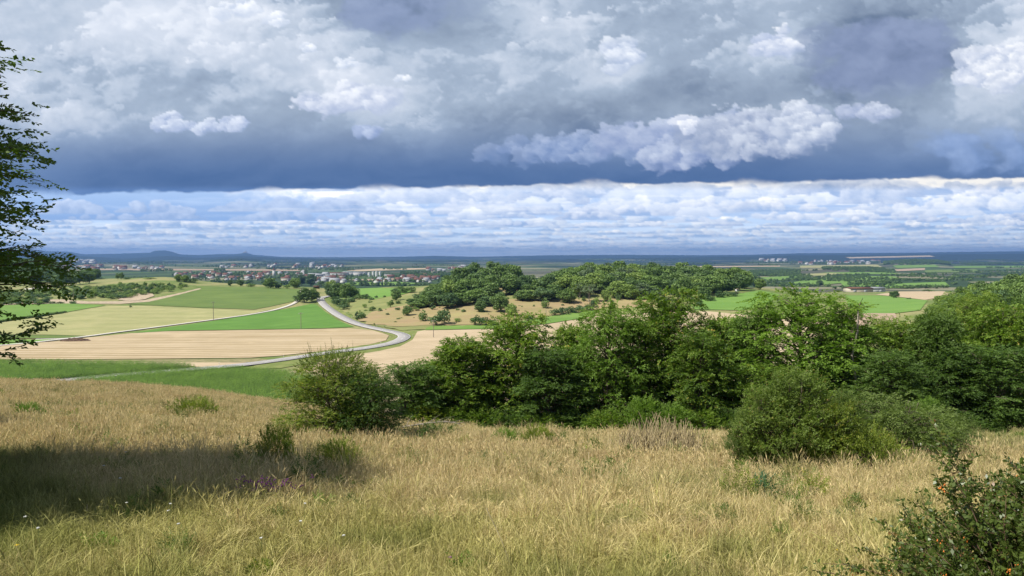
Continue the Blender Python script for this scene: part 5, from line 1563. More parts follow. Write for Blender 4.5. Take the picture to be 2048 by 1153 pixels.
WALLW = flat_mat('white_render', (.55, .54, .51), var=0.06)
WALLC = flat_mat('cream_render', (.48, .43, .34), var=0.06)
ROOFR = flat_mat('red_brown_tiles', (.17, .085, .06), var=0.2)
ROOFG = flat_mat('grey_sheet_roof', (.34, .35, .36), var=0.1)
GLASS = flat_mat('dark_window', (.05, .06, .08), rough=0.2, spec=0.5)
TIMBER = flat_mat('weathered_board', (.10, .075, .055), var=0.3)
POLEW = flat_mat('weathered_pole', (.26, .22, .18), var=0.2)
WHITEP = flat_mat('white_plastic', (.75, .75, .73), var=0.04)
BLACKP = flat_mat('black_band', (.03, .03, .03), var=0.1)
STEEL = flat_mat('galvanised_steel', (.42, .43, .44), var=0.1)


def house_parts(w, d, h, rh, floors):
    wall = box(-w / 2, w / 2, -d / 2, d / 2, -1.5, h)
    # gable ends
    gv = np.array([(-w / 2, -d / 2, h), (-w / 2, d / 2, h), (-w / 2, 0, h + rh), (w / 2, -d / 2, h), (w / 2, d / 2, h), (w / 2, 0, h + rh)], float)
    gf = np.array([(0, 2, 1, 1), (3, 4, 5, 5)])
    wn = []
    for fl in range(floors):
        for x in np.arange(-w / 2 + 1.5, w / 2 - 1, 2.6):
            for s in (-1, 1):
                y0 = s * (d / 2) ; wn.append(box(x, x + 1.1, min(y0, y0 + s * .04), max(y0, y0 + s * .04), 1 + fl * 2.8, 2.3 + fl * 2.8))
    return wall, (gv, gf), gable(-w / 2, w / 2, -d / 2, d / 2, h, rh), join(wn)


def mesh_only(name, g, mat):
    v, f = g
    faces = [list(dict.fromkeys(q)) for q in f.tolist()]
    o = mesh_from(name, v, faces, mat, link=False); me = o.data; bpy.data.objects.remove(o); return me


def build_house(meshes, loc, rz, sc, label, cat, group, name='house'):
    e = empty(name, loc, rz, (sc, sc, sc)); tag(e, label, cat, group)
    for nm, me in meshes:
        o = bpy.data.objects.new(nm, me); C.objects.link(o); o.parent = e
    return e


def towns():
    r = np.random.default_rng(31)
    kinds = []
    for w, d, h, rh, fl in ((12, 9, 5.4, 4.0, 2), (15, 10, 5.8, 4.6, 2), (10, 9, 4.2, 3.6, 1), (20, 11, 6.0, 4.6, 2)):
        a, g, rf, wn = house_parts(w, d, h, rh, fl)
        for wm, rm in ((WALLW, ROOFR), (WALLC, ROOFR), (WALLW, ROOFG)):
            wall = mesh_only('wall', join([a, g]), wm)
            kinds.append([('wall', wall), ('roof', mesh_only('roof', rf, rm)), ('window', mesh_only('window', wn, GLASS))])
    def put(n, poly, red, phrase, group, big=1.0):
        X, Y = sample_poly(poly, n, r)
        W = hit(X, Y, lo=1500)
        for p in W:
            kk = r.choice([0, 1, 3, 4, 6, 7, 9, 10]) if r.random() < red else r.choice([2, 5, 8, 11])
            col = 'red-brown' if kk % 3 != 2 else 'grey'
            wl = 'cream' if kk % 3 == 1 else 'white'
            build_house(kinds[kk], Vector(p), r.uniform(0, 3.14), big * r.uniform(0.95, 1.35), f"distant {wl} house with {col} roof {phrase}", 'house', group)
    put(50, [(345, 548), (430, 545), (600, 548), (590, 562), (440, 563), (350, 560)], 0.85, 'in the town beyond the left ridge', 'houses of the town beyond the left ridge')
    put(24, [(600, 552), (660, 552), (660, 568), (600, 568)], 0.6, 'behind the trees at the track', 'houses behind the trees at the track')
    put(26, [(775, 556), (850, 552), (880, 560), (860, 566), (790, 564)], 0.9, 'in the village left of the hill wood', 'houses of the village left of the hill wood')
    put(16, [(640, 560), (780, 562), (780, 567), (640, 568)], 0.5, 'scattered in the fields before the works', 'scattered houses before the works')
    put(34, [(80, 534), (330, 536), (330, 542), (100, 541)], 0.6, 'in the villages under the left hills', 'houses under the left hills', 1.6)
    put(30, [(430, 533), (640, 530), (700, 534), (640, 538), (440, 538)], 0.5, 'in the villages on the middle plain', 'houses on the middle plain', 1.6)
    put(26, [(850, 538), (960, 534), (960, 545), (860, 549)], 0.8, 'on the plain just left of the hill wood', 'houses on the plain by the hill wood', 1.3)
    put(14, [(1520, 521), (1570, 521), (1570, 526), (1520, 526)], 0.5, 'in the far village at the left of the valley', 'houses of the far valley village', 3.0)
    put(34, [(1600, 523), (1760, 522), (1760, 530), (1600, 531)], 0.5, 'scattered across the far right plain', 'houses across the far right plain', 2.0)
    put(22, [(90, 524), (200, 524), (200, 529), (90, 529)], 0.4, 'on the slopes below the blue hills', 'houses below the blue hills', 3.0)
    # works, halls and silos of the town
    def hall(px, py, w, d, h, label, roof=ROOFG, wallm=WALLW, rz=0.0):
        p = Vector(hit([px], [py], lo=900 if px > 1500 else 1500)[0])
        e = empty('industrial_hall', p, rz); tag(e, label, 'hall')
        mesh_from('wall', *box(-w / 2, w / 2, -d / 2, d / 2, -2, h), wallm, e)
        mesh_from('roof', *gable(-w / 2, w / 2, -d / 2, d / 2, h, h * 0.22, 0.6, 0.4), roof, e)
        mesh_from('door', *join([box(x, x + 4, -d / 2 - .06, -d / 2, -0.5, 4) for x in np.arange(-w / 2 + 4, w / 2 - 5, 14)]), STEEL, e)
    hall(672, 551, 90, 40, 9, 'long low works hall with reddish roof, left end of the works', ROOFR)
    hall(700, 550, 55, 35, 10, 'white works hall with grey roof beside the reddish hall', ROOFG)
    hall(716, 552, 30, 25, 12, 'tall pale block in the middle of the works')
    hall(640, 557, 30, 22, 12, 'bright white hall nearest to the viewer in the works', ROOFG, rz=0.3)
    hall(628, 553, 40, 24, 9, 'white hall at the left of the works beside the avenue')
    hall(655, 557, 22, 16, 9, 'small white building right of the nearest white hall')
    hall(684, 556, 24, 18, 8, 'cream building under the long works hall', ROOFR, WALLC)
    hall(725, 550, 34, 22, 9, 'grey-roofed hall at the right end of the works')
    hall(776, 553, 26, 18, 6, 'cream shed right of the silos', ROOFG, WALLC)
    hall(1716, 585, 30, 16, 5, 'long farm hall with pinkish roof in the valley, left', ROOFR, WALLC, 0.12)
    hall(1745, 584.5, 26, 14, 5, 'farm hall with pale blue-grey roof in the valley, right', ROOFG, WALLW, 0.1)
    hall(1702, 585, 10, 8, 4.5, 'small cream farm house left of the farm halls', ROOFR, WALLC)
    hall(572, 563, 26, 14, 10, 'cream building with brown roof below the town, by the ridge trees', ROOFR, WALLC)
    for px, w, h, n in ((738, 9, 15, 'leftmost'), (746, 8, 18, 'second'), (753, 8, 19, 'third'), (760, 8, 18, 'rightmost')):
        p = Vector(hit([px], [554], lo=1500)[0]); e = empty('silo', p); tag(e, f'{n} of the four white silos at the works', 'silo', 'white silos')
        t = np.linspace(0, 2 * np.pi, 14, endpoint=False)
        mesh_from('tank', *tubes([(np.array([[0, 0, -2], [0, 0, h]]), np.array([w / 2, w / 2]))], 14), WHITEP, e)
        mesh_from('cap', *tubes([(np.array([[0, 0, h], [0, 0, h + 1.6]]), np.array([w / 2 + .2, 0.3]))], 14), STEEL, e)
    # church tower of the town
    p = Vector(hit([548], [555], lo=1500)[0]); e = empty('church_tower', p); tag(e, 'white church tower standing above the roofs of the left town', 'church tower')
    mesh_from('shaft', *box(-4, 4, -4, 4, -2, 24), WALLW, e); mesh_from('spire', *tubes([(np.array([[0, 0, 24], [0, 0, 34]]), np.array([5.6, 0.2]))], 4), ROOFR, e)
    # castle tower on the hill
    d = 19000; p = Vector(((492 - 1024) / F * d, d, float(valley((492 - 1024) / F * d, d)))); e = empty('hilltop_castle', p); tag(e, 'tiny castle with tower on the blue hilltop left of centre', 'castle')
    mesh_from('hall', *box(-60, 40, -15, 15, -10, 18), WALLC, e); mesh_from('tower', *box(-12, 8, -10, 10, -10, 46), WALLC, e)
    # radio mast on the far ridge
    d = 19000; x = (1463 - 1024) / F * d; p = Vector((x, d, float(valley(x, d)))); e = empty('radio_mast', p); tag(e, 'thin red and white radio mast on the far horizon', 'mast')
    mesh_from('shaft', *tubes([(np.array([[0, 0, -5], [0, 0, 110], [0, 0, 150]]), np.array([5, 4, 1.5]))], 6), WHITEP, e)
    for px, n in ((636, 'left'), (640, 'second'), (671, 'third'), (676, 'fourth'), (838, 'fifth'), (962, 'right')):
        d = 18500; x = (px - 1024) / F * d; p = Vector((x, d, float(valley(x, d)))); e = empty('wind_turbine', p); tag(e, f'{n} wind turbine on the far horizon, thin and pale' if n in ('left', 'right') else f'{n} from the left of the tiny wind turbines on the horizon', 'wind turbine', 'wind turbines on the horizon')
        mesh_from('tower', *tubes([(np.array([[0, 0, -5], [0, 0, 105]]), np.array([3.2, 1.8]))], 6), WHITEP, e)
        mesh_from('nacelle', *box(-2, 2, -6, 5, 103, 108), WHITEP, e)
        for k in range(3):
            a = k * 2.094 + px; c_, s_ = math.cos(a), math.sin(a)
            mesh_from('blade', *tubes([(np.array([[0, -6.5, 105.5], [c_ * 25, -6.5, 105.5 + s_ * 25], [c_ * 48, -6.5, 105.5 + s_ * 48]]), np.array([1.4, 1.8, .3]))], 4), WHITEP, e)
    # avenue running straight away to the plain
    P = hit([612, 606, 604, 608, 614], [562, 552, 545, 540, 536], lo=1500)
    ribbon('country_road', P, 16, 1.2, road_mat(), step=40)


towns()


def utility_pole(px, py, hpx, label, cross=True):
    p = Vector(hit([px], [py])[0]); H = hpx / F * p.y
    e = empty('utility_pole', p, 0.5); tag(e, label, 'utility pole', 'wooden utility poles in the fields')
    mesh_from('pole', *tubes([(np.array([[0, 0, -0.6], [0, 0, H]]), np.array([0.19, 0.13]))], 8), POLEW, e, smooth=True)
    if cross: mesh_from('crossarm', *box(-1.2, 1.2, 0.14, 0.26, H - 0.75, H - 0.6), POLEW, e)
    xs = (-1.05, -0.4, 0.4, 1.05) if cross else (0.0,)
    for x in xs:
        z = H - 0.6 if cross else H
        mesh_from('insulator', *tubes([(np.array([[x, 0.2 * bool(cross), z], [x, 0.2 * bool(cross), z + .12], [x, 0.2 * bool(cross), z + 0.28]]), np.array([0.03, 0.09, 0.05]))], 6), WHITEP, e)


def small_made():
    utility_pole(427, 641, 38, 'tall pole beside the gravel track in front of the beet field')
    utility_pole(602, 659, 34, 'pole standing in the bright green wedge field')
    utility_pole(867, 676, 36, 'pole with crossarm in the stubble below the dry slope')
    utility_pole(147, 603, 24, 'pole in front of the scrub belt on the left', False)
    utility_pole(48, 581, 17, 'small pole near the quarry at the far left', False)
    utility_pole(172, 569, 17, 'pole against the last tree of the wooded slope', False)
    utility_pole(373, 564, 16, 'pole against the pale trees on the hill crest', False)
    utility_pole(284, 554, 14, 'pale pole standing out on the plain behind the grassy hill', False)
    utility_pole(612, 560, 30, 'dark pole behind the ridge trees above the track', False)
    utility_pole(1092, 640, 20, 'thin pole at the corner of the stubble before the hedge', False)
    utility_pole(720, 590, 12, 'short pole by the roadside clump', False)
    # hunting seat in the green field
    p = Vector(hit([1474], [594])[0]); e = empty('raised_hide', p, 0.3); tag(e, 'pale wooden raised hide standing in the green field by the hill wood', 'raised hide')
    for x in (-0.8, 0.8):
        for y in (-0.8, 0.8): mesh_from('leg', *tubes([(np.array([[x * 1.3, y * 1.3, -0.2], [x, y, 3.4]]), np.array([0.09, 0.08]))], 6), POLEW, e)
    mesh_from('cabin', *box(-1.0, 1.0, -1.0, 1.0, 3.4, 5.2), WALLW, e); mesh_from('roof', *gable(-1.0, 1.0, -1.0, 1.0, 5.2, 0.5, 0.2, 0.08), TIMBER, e)
    mesh_from('window', *box(-0.6, 0.6, -1.04, -1.0, 4.2, 4.8), GLASS, e)
    mesh_from('ladder', *join([box(-1.75 + 0.18 * k, -1.7 + 0.18 * k, -0.3, 0.3, 0.4 + 0.45 * k, 0.5 + 0.45 * k) for k in range(7)]), POLEW, e)
    # shed
    p = Vector(hit([633], [577.5])[0]); k = p.y / F
    e = empty('wooden_shed', p, 0.12); tag(e, 'small dark brown wooden shed among the trees at the head of the road', 'shed')
    mesh_from('wall', *box(-2.9, 2.9, -2, 2, -0.5, 2.1), TIMBER, e); mesh_from('roof', *gable(-2.9, 2.9, -2, 2, 2.1, 0.8, 0.35, 0.12), flat_mat('brown_roof', (.12, .07, .05)), e)
    mesh_from('door', *box(-0.8, 0.8, -2.05, -2.0, -0.2, 1.8), flat_mat('dark_door', (.05, .04, .03)), e)
    # manure heap
    p = Vector(hit([151], [683])[0]); r = np.random.default_rng(4)
    n, m = 40, 18; X, Y = np.meshgrid(np.linspace(-1, 1, n), np.linspace(-1, 1, m))
    Z = np.clip(1 - X ** 2 - Y ** 2, 0, 1) ** 0.6 * (1.5 + 0.9 * fbm2(X * 2.6, Y * 2, 6, 4) + 0.6 * fbm2(X * 9, Y * 9, 8, 3)) - 0.15
    V = np.stack([X * 7.2, Y * 2.6, Z], -1).reshape(-1, 3); i = np.arange(n * m).reshape(m, n)
    o = mesh_from('manure_heap', V, np.stack([i[:-1, :-1], i[:-1, 1:], i[1:, 1:], i[1:, :-1]], -1).reshape(-1, 4), flat_mat('manure', (.12, .075, .05), var=0.5, scale=1.6), smooth=True)
    o.location = p; o.rotation_euler = (0, 0, 0.12); tag(o, 'dark brown manure heap lying beside the gravel track on the stubble', 'manure heap')
    # marker posts along the road
    P, N, z = ROAD
    shaft = mesh_only('post', join([box(-.06, .06, -.05, .05, -.3, 1.15)]), WHITEP); band = mesh_only('band', box(-.065, .065, -.055, .055, 0.72, 0.92), BLACKP)
    k = 0
    for i in range(12, len(P) - 4, 14):
        for s in (-1, 1):
            if (i // 14) % 2 and s < 0: continue
            q = P[i] + N[i] * 4.2 * s; k += 1
            e = empty('marker_post', (q[0], q[1], float(valley(q[0], q[1])) + 0.35), 0.2); tag(e, f"white roadside marker post, {ordinal(k)} going up the valley road from the lower left", 'marker post', 'marker posts along the road')
            for nm, me in (('post', shaft), ('band', band)):
                o = bpy.data.objects.new(nm, me); C.objects.link(o); o.parent = e


small_made()

# ------------------------------------------------------------------ the meadow
def grass_mat():
    m = bpy.data.materials.new('dry_grass'); m.use_nodes = True
    nt = m.node_tree; nt.nodes.clear()
    out = nt.nodes.new('ShaderNodeOutputMaterial')
    p = pos(nt); x, y, z = sep(nt, p); t = attr(nt)
    n = noise(nt, p, 0.35, 4, 0.6); n2 = noise(nt, p, 1.7, 3, 0.6); n3 = noise(nt, vec(nt, x, y, 7.0), 0.13, 3, 0.5)
    green = mix(nt, t, (.17, .19, .035), (.58, .56, .17))
    straw = mix(nt, t, (.38, .29, .11), (.94, .80, .42))
    brown = mix(nt, t, (.35, .26, .11), (.93, .78, .44))
    gold = mix(nt, t, (.42, .33, .14), (.92, .78, .46))
    # the tall brown grass stands in the middle distance, golden on the left ridge, green and short near the path
    c = mix(nt, (y + (n - 0.5) * 9.0).ss(7.0, 11.5), straw, brown)
    c = mix(nt, (y + x * -0.35 + (n - 0.5) * 12.0).ss(20.0, 30.0), c, gold)
    c = mix(nt, (y + x * 0.4 + (n - 0.5) * 6.0).ss(26.0, 33.0) * (x + 6.0).ss(-2.0, 6.0), c, mix(nt, t, (.56, .45, .21), (.86, .73, .42)))
    gk = (n2 * 0.5 + n * 0.5 + (y * -0.024) + 0.20 - n3.ss(0.42, 0.62) * 0.12).ss(0.37, 0.56)
    c = mix(nt, gk * 0.62, c, green)
    hue = attr(nt, 'hue')
    # greener left grass also darkened to paint in the beech shadow; mown corner greener
    hollow = (x + 0.62 * y - 1.2 + (n - 0.5) * 3.0).ss(0.0, -2.5) * (y + (n - 0.5) * 4.0).ss(16.0, 12.5)  # mask of the beech shadow area, no dip in the ground
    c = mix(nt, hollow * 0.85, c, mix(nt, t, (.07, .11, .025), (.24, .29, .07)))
    corner = (x - y * 0.54 - 1.0).ss(0.0, 2.0) * y.ss(16.0, 19.0)
    c = mix(nt, corner * 0.75, c, mix(nt, t, (.20, .20, .07), (.44, .42, .19)))
    spots = noise(nt, vec(nt, x, y, 3.0), 0.8, 4, 0.65)
    c = mix(nt, spots.ss(0.53, 0.63) * 0.7, c, mix(nt, t, (.10, .13, .03), (.32, .33, .10)))
    c = mix(nt, spots.ss(0.44, 0.34) * 0.45, c, mix(nt, t, (.22, .14, .07), (.60, .44, .24)))
    c = mix(nt, hue.ss(0.80, 0.82) * 0.85, c, green)
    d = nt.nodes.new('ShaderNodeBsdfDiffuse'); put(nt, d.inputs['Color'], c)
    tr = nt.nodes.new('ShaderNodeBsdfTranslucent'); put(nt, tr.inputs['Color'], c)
    mx = nt.nodes.new('ShaderNodeMixShader'); mx.inputs[0].default_value = 0.3
    nt.links.new(d.outputs[0], mx.inputs[1]); nt.links.new(tr.outputs[0], mx.inputs[2]); nt.links.new(mx.outputs[0], out.inputs['Surface'])
    return m


def grass_patch(seed, size, n, hmin, hmax, w, bend, heads=0.0, flat=0.0):
    r = np.random.default_rng(seed)
    # blades start in small tufts
    k = max(4, n // 14); cx = r.uniform(-size / 2, size / 2, (k, 2)); which = r.integers(0, k, n)
    B = cx[which] + r.normal(0, 0.035, (n, 2)); B = np.where(r.random((n, 1)) < 0.35, r.uniform(-size / 2, size / 2, (n, 2)), B)
    H = r.uniform(hmin, hmax, n) * (0.7 + 0.6 * r.random(k)[which])
    a = r.uniform(0, 6.283, n); bd = np.abs(r.normal(0, bend, n)) + 0.04
    bd = np.where(r.random(n) < flat, bd + 0.9, bd)
    dirx = np.stack([np.cos(a), np.sin(a)], -1)
    dirx = dirx + np.array([0.25, 0.05]); dirx /= np.linalg.norm(dirx, axis=1)[:, None]
    b = r.uniform(0, 6.283, n); wd = np.stack([np.cos(b), np.sin(b), np.zeros(n)], -1)
    S_ = []
    ts = (0.0, 0.35, 0.7, 1.0)
    ww = w * r.uniform(0.6, 1.3, n)
    head = r.random(n) < heads
    for j, t in enumerate(ts):
        ang = bd * t * 1.2
        P = np.stack([B[:, 0] + dirx[:, 0] * H * np.sin(ang) * t, B[:, 1] + dirx[:, 1] * H * np.sin(ang) * t, H * t * np.cos(ang * 0.75)], -1)
        wj = ww * (1.0, 0.8, 0.55, 0.12)[j]
        if j == 2: wj = np.where(head, ww * 0.5, wj)
        if j == 3: wj = np.where(head, ww * 0.3, wj)
        S_.append(np.stack([P - wd * wj[:, None] * .5, P + wd * wj[:, None] * .5], 1))
    V = np.stack(S_, 1).reshape(n, 8, 3)
    f = np.array([[0, 1, 3, 2], [2, 3, 5, 4], [4, 5, 7, 6]])
    Fc = (np.arange(n)[:, None, None] * 8 + f[None]).reshape(-1, 4)
    V = V.reshape(-1, 3); T = np.repeat(r.random(n), 8); Hu = np.repeat(r.random(n), 8)
    # seed heads: small spindles at the tip
    hi = np.where(head)[0]
    if len(hi):
        tip = S_[3][hi].mean(1); low_ = S_[2][hi].mean(1); ax = norm(tip - low_)
        L = H[hi][:, None] * 0.22; side = wd[hi]; s2 = np.cross(ax, side)
        for sdv in (side, s2):
            v = np.stack([tip - ax * L, tip - ax * L * 0.45 + sdv * w * 1.05, tip + ax * L * 0.1, tip - ax * L * 0.45 - sdv * w * 1.05], 1).reshape(-1, 3)
            Fc = np.vstack([Fc, np.arange(len(v)).reshape(-1, 4) + len(V)]); V = np.vstack([V, v]); T = np.concatenate([T, np.repeat(r.uniform(.4, 1, len(hi)), 4)]); Hu = np.concatenate([Hu, np.zeros(len(v))])
    return V, Fc, T, Hu


def build_grass():
    gm = grass_mat(); r = np.random.default_rng(17)
    def patch_obj(*a, **k):
        V, Fc, T, Hu = grass_patch(*a, **k)
        o = mesh_from('piece', V, Fc, gm, tint=T, link=False)
        at_ = o.data.attributes.new('hue', 'FLOAT', 'POINT'); at_.data.foreach_set('value', Hu.astype(np.float32)); return o
    short = [patch_obj(200 + i, 0.9, 1500, 0.07, 0.22, 0.0065, 0.75, 0.03, 0.22) for i in range(4)]
    tall = [patch_obj(220 + i, 0.9, 380, 0.20, 0.44, 0.0072, 0.42, 0.28, 0.16) for i in range(5)]
    far = [patch_obj(240 + i, 1.5, 900, 0.18, 0.38, 0.015, 0.35, 0.3, 0.06) for i in range(4)]
    fars = [patch_obj(250 + i, 1.5, 900, 0.08, 0.22, 0.018, 0.6, 0.0, 0.1) for i in range(3)]

    def area(y0, y1, step, margin=3.5):
        P = []
        for y in np.arange(y0, y1, step):
            xm = y * 0.78 + margin
            x = np.arange(-xm, xm, step); P.append(np.stack([x + r.uniform(-.4, .4, len(x)) * step, y + r.uniform(-.4, .4, len(x)) * step], -1))
        return np.vstack(P)

    def put(name, P, vs, smin, smax, hk=None, keep=None):
        z = hillside(P[:, 0], P[:, 1])
        if keep is not None: P, z = P[keep], z[keep]; hk = None if hk is None else hk[keep]
        n = len(P); rot = np.zeros((n, 3)); rot[:, 2] = r.uniform(0, 6.28, n)
        # lean with the slope
        s = r.uniform(smin, smax, n); S_ = np.stack([np.ones(n), np.ones(n), s if hk is None else s * hk], -1)
        scatter(name, np.column_stack([P, z - 0.02]), vs, rot, S_, r.integers(0, len(vs), n))
    P = area(2.4, 17, 0.62); put('short_meadow_grass', P, short, 0.8, 1.35)
    # tall stems: dense in the brown belt, sparse close by
    P = area(3.4, 19, 0.66)
    dn = fbm2(P[:, 0] / 3.2, P[:, 1] / 2.4, 44, 3)
    k = sst(P[:, 1] + dn * 7 + np.maximum(-P[:, 0] - 2, 0) * 0.6, 6.5, 12.0)
    shade = sst(P[:, 0] + 0.62 * P[:, 1] - 1.0, 0.0, -2.5) * sst(P[:, 1], 15, 12)     # area of the beech shadow on the left, grass sparser and lower
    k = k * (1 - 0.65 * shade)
    dry = sst(P[:, 0] - P[:, 1] * 0.42, 2.0, 4.0) * sst(P[:, 1], 14, 17)
    gaps = sst(fbm2(P[:, 0] / 1.7, P[:, 1] / 1.2, 57, 3), 0.02, 0.3)
    keep = r.random(len(P)) < (0.22 + 0.78 * k) * (1 - 0.75 * gaps)
    hn = fbm2(P[:, 0] / 1.4, P[:, 1] / 1.4, 48, 3)
    put('tall_dry_grass', P, tall, 0.75, 1.25, (0.42 + 0.55 * k) * (1 + 0.7 * hn), keep)
    # tussocks of longer, leaning grass that break the carpet up
    tus = [patch_obj(260 + i, 0.30, 230, 0.22, 0.55, 0.0075, 0.75, 0.15, 0.12) for i in range(4)]
    P = area(3.6, 34, 0.9)
    q = fbm2(P[:, 0] / 2.0, P[:, 1] / 2.0, 52, 3)
    keep = (q + r.normal(0, 0.12, len(P))) > 0.06
    put('grass_tussocks', P, tus, 0.6, 1.2, np.clip(0.55 + P[:, 1] / 22, 0, 1.15), keep)
    # fallen, matted straw
    mats = [patch_obj(270 + i, 0.7, 260, 0.3, 0.55, 0.0075, 0.3, 0.1, 0.97) for i in range(3)]
    P = area(4.5, 26, 1.3); q = fbm2(P[:, 0] / 3.0, P[:, 1] / 1.8, 53, 3)
    put('matted_straw', P, mats, 0.45, 0.8, None, q > 0.12)
    P = area(16.5, 62, 1.05, 6)
    dn = fbm2(P[:, 0] / 6, P[:, 1] / 5, 46, 3)
    lowz = np.clip(sst(P[:, 1] + dn * 6, 27, 31) * sst(P[:, 0], -7, -1) + sst(P[:, 0] - P[:, 1] * 0.52, 0.5, 2.5) * sst(P[:, 1], 17, 19), 0, 1)
    keep = r.random(len(P)) < 1 - 0.93 * lowz
    hn = 1 + 0.6 * fbm2(P[:, 0] / 2.5, P[:, 1] / 3.5, 49, 3)
    put('tall_ridge_grass', P, far, 0.75, 1.3, hn, keep)
    put('low_ridge_grass', P, fars, 0.8, 1.4)


build_grass()


def maize():
    m = leaf_mat('maize_leaves', (.085, .165, .028), (.26, .39, .075), trans=0.3, patch_scale=0.1, objvar=0.5)
    vs = []
    for s in range(4):
        r = np.random.default_rng(300 + s); V, Fc, T = [], [], []
        for x in (-0.9, -0.3, 0.3, 0.9):
            for y in (-0.5, 0.0, 0.5):
                b = np.array([x + r.normal(0, .08), y + r.normal(0, .08), 0]); H = r.uniform(1.75, 2.2)
                for k in range(8):
                    z = H * (0.3 + 0.68 * k / 7); a = r.uniform(0, 6.28); L = r.uniform(0.45, 0.75) * (1.1 - 0.4 * k / 7); d = np.array([math.cos(a), math.sin(a), 0]); w = np.array([-d[1], d[0], 0]) * 0.055
                    p0 = b + [0, 0, z]; p1 = p0 + d * L * .5 + [0, 0, L * .35]; p2 = p0 + d * L + [0, 0, -L * .1]
                    i = len(V); V += [p0 - w * .5, p0 + w * .5, p1 - w, p1 + w, p2]; Fc += [(i, i + 1, i + 3, i + 2), (i + 2, i + 3, i + 4, i + 4)]; T += [r.random()] * 5
        o = mesh_from('piece', np.array(V), [list(dict.fromkeys(f)) for f in Fc], m, tint=T, link=False); vs.append(o)
    r = np.random.default_rng(8)
    PP = []
    for W in MAIZE:
        lo, hi = W.min(0), W.max(0)
        ang = math.radians(8); ca, sa = math.cos(ang), math.sin(ang)
        c = (lo + hi) / 2; R_ = np.hypot(*(hi - lo)) / 2
        u = np.arange(-R_, R_, 2.3); v = np.arange(-R_, R_, 1.5); U, Vv = np.meshgrid(u, v)
        X = c[0] + U * ca - Vv * sa + r.normal(0, .12, U.shape); Y = c[1] + U * sa + Vv * ca + r.normal(0, .1, U.shape)
        X, Y = X.ravel(), Y.ravel(); k = inside(W, X, Y); PP.append(np.stack([X[k], Y[k]], -1))
    P = np.vstack(PP); n = len(P)
    z = valley(P[:, 0], P[:, 1]); rot = np.zeros((n, 3)); rot[:, 2] = math.radians(8) + r.choice([0, math.pi], n)
    s = r.uniform(0.9, 1.12, n) * (1 + 0.10 * perlin(P[:, 0] / 12, P[:, 1] / 12, 4))
    scatter('maize_crop', np.column_stack([P, z + 0.15]), vs, rot, np.stack([np.ones(n), np.ones(n), s], -1), r.integers(0, 4, n))


maize()


def ground_point(px, py): return hit([px], [py], hillside, 2.2, 58)[0]


def berry_bush():
    """barberry in the lower right corner: arching shoots with small leaves and orange berries"""
    r = np.random.default_rng(61)
    cx, cy = 2.50, 3.40; cz = float(land(cx, cy))
    e = empty('barberry_bush', (cx, cy, cz)); tag(e, 'barberry bush with orange berries and tall spiky shoots in the lower right corner', 'bush')
    lines = []; SP, SD, SN, SL = [], [], [], []; BP = []
    n = 400
    for i in range(n):
        a = r.uniform(0, 6.283); lean = r.uniform(0.0, 0.95); tallk = i < 16
        H = r.uniform(0.62, 1.08) * (1.28 - 0.40 * lean) if not tallk else r.uniform(1.25, 1.62)
        if tallk: lean = r.uniform(0, 0.55)
        b0 = np.array([math.cos(a), math.sin(a)]) * 0.12 * r.random()
        out = lean * r.uniform(0.65, 1.0) * 0.92
        t = np.linspace(0, 1, 7)
        P = np.stack([b0[0] + math.cos(a) * out * t ** 1.3, b0[1] + math.sin(a) * out * t ** 1.3, H * (t - (0.10 + 0.16 * lean) * t ** 3)], -1)
        P[1:] += np.cumsum(r.normal(0, 0.012, (6, 3)), 0)
        lines.append((P, np.linspace(0.0045, 0.0012, 7)))
        m = int(np.linalg.norm(P[-1] - P[0]) / 0.030)
        for k in range(m):
            u = 0.22 + 0.78 * (k + r.random()) / m; j = u * 5.999; ji = int(j); q = P[ji] + (P[ji + 1] - P[ji]) * (j - ji)
            tg = P[ji + 1] - P[ji]; tg /= np.linalg.norm(tg)
            d = norm(r.normal(size=3) + tg * 0.9); SP.append(q); SD.append(d); SN.append(norm(np.cross(d, r.normal(size=3)))); SL.append(0.022)
            if r.random() < 0.30 and u > 0.4:      # side twig
                d2 = norm(r.normal(size=3) * [1, 1, .5] + tg); L = r.uniform(0.05, 0.16); lines.append((np.stack([q, q + d2 * L]), np.array([.0016, .0008])))
                for w in np.arange(0.25, 1.01, 0.25): SP.append(q + d2 * L * w); SD.append(norm(d2 + r.normal(0, .6, 3))); SN.append(norm(r.normal(size=3))); SL.append(0.02)
                if r.random() < 0.09: BP.append(q + d2 * L * 0.7)
    lv, lf, lt = sprays(np.array(SP), np.array(SD), np.array(SN), np.array(SL), 4, 0.030, 0.0145, r, spread=1.0, jit=0.5, curl=0.0)
    mesh_from('stems', *tubes(lines, 4), wood_mat('reddish_stems', (.12, .07, .045), (.24, .16, .11)), e, smooth=True)
    mesh_from('leaves', lv, lf, LEAF['berry'], e, tint=lt)
    berry = []
    base = np.array([(0, 0, 1), (1, 0, 0), (0, 1, 0), (-1, 0, 0), (0, -1, 0), (0, 0, -1)], float); bf = np.array([(0, 1, 2, 2), (0, 2, 3, 3), (0, 3, 4, 4), (0, 4, 1, 1), (5, 2, 1, 1), (5, 3, 2, 2), (5, 4, 3, 3), (5, 1, 4, 4)])
    for q in BP:
        for k in range(r.integers(4, 9)): berry.append((base * [0.0042, 0.0042, 0.007] + q + r.normal(0, 0.013, 3) - [0, 0, 0.02], bf))
    v, f = join(berry)
    o = mesh_from('berries', v, [list(dict.fromkeys(q)) for q in f.tolist()], flat_mat('orange_berry', (.72, .22, .035), rough=0.35, var=0.25, spec=0.5), e, smooth=True); o['kind'] = 'stuff'
    # dead grey shoots at the right
    r2 = np.random.default_rng(5)


berry_bush()


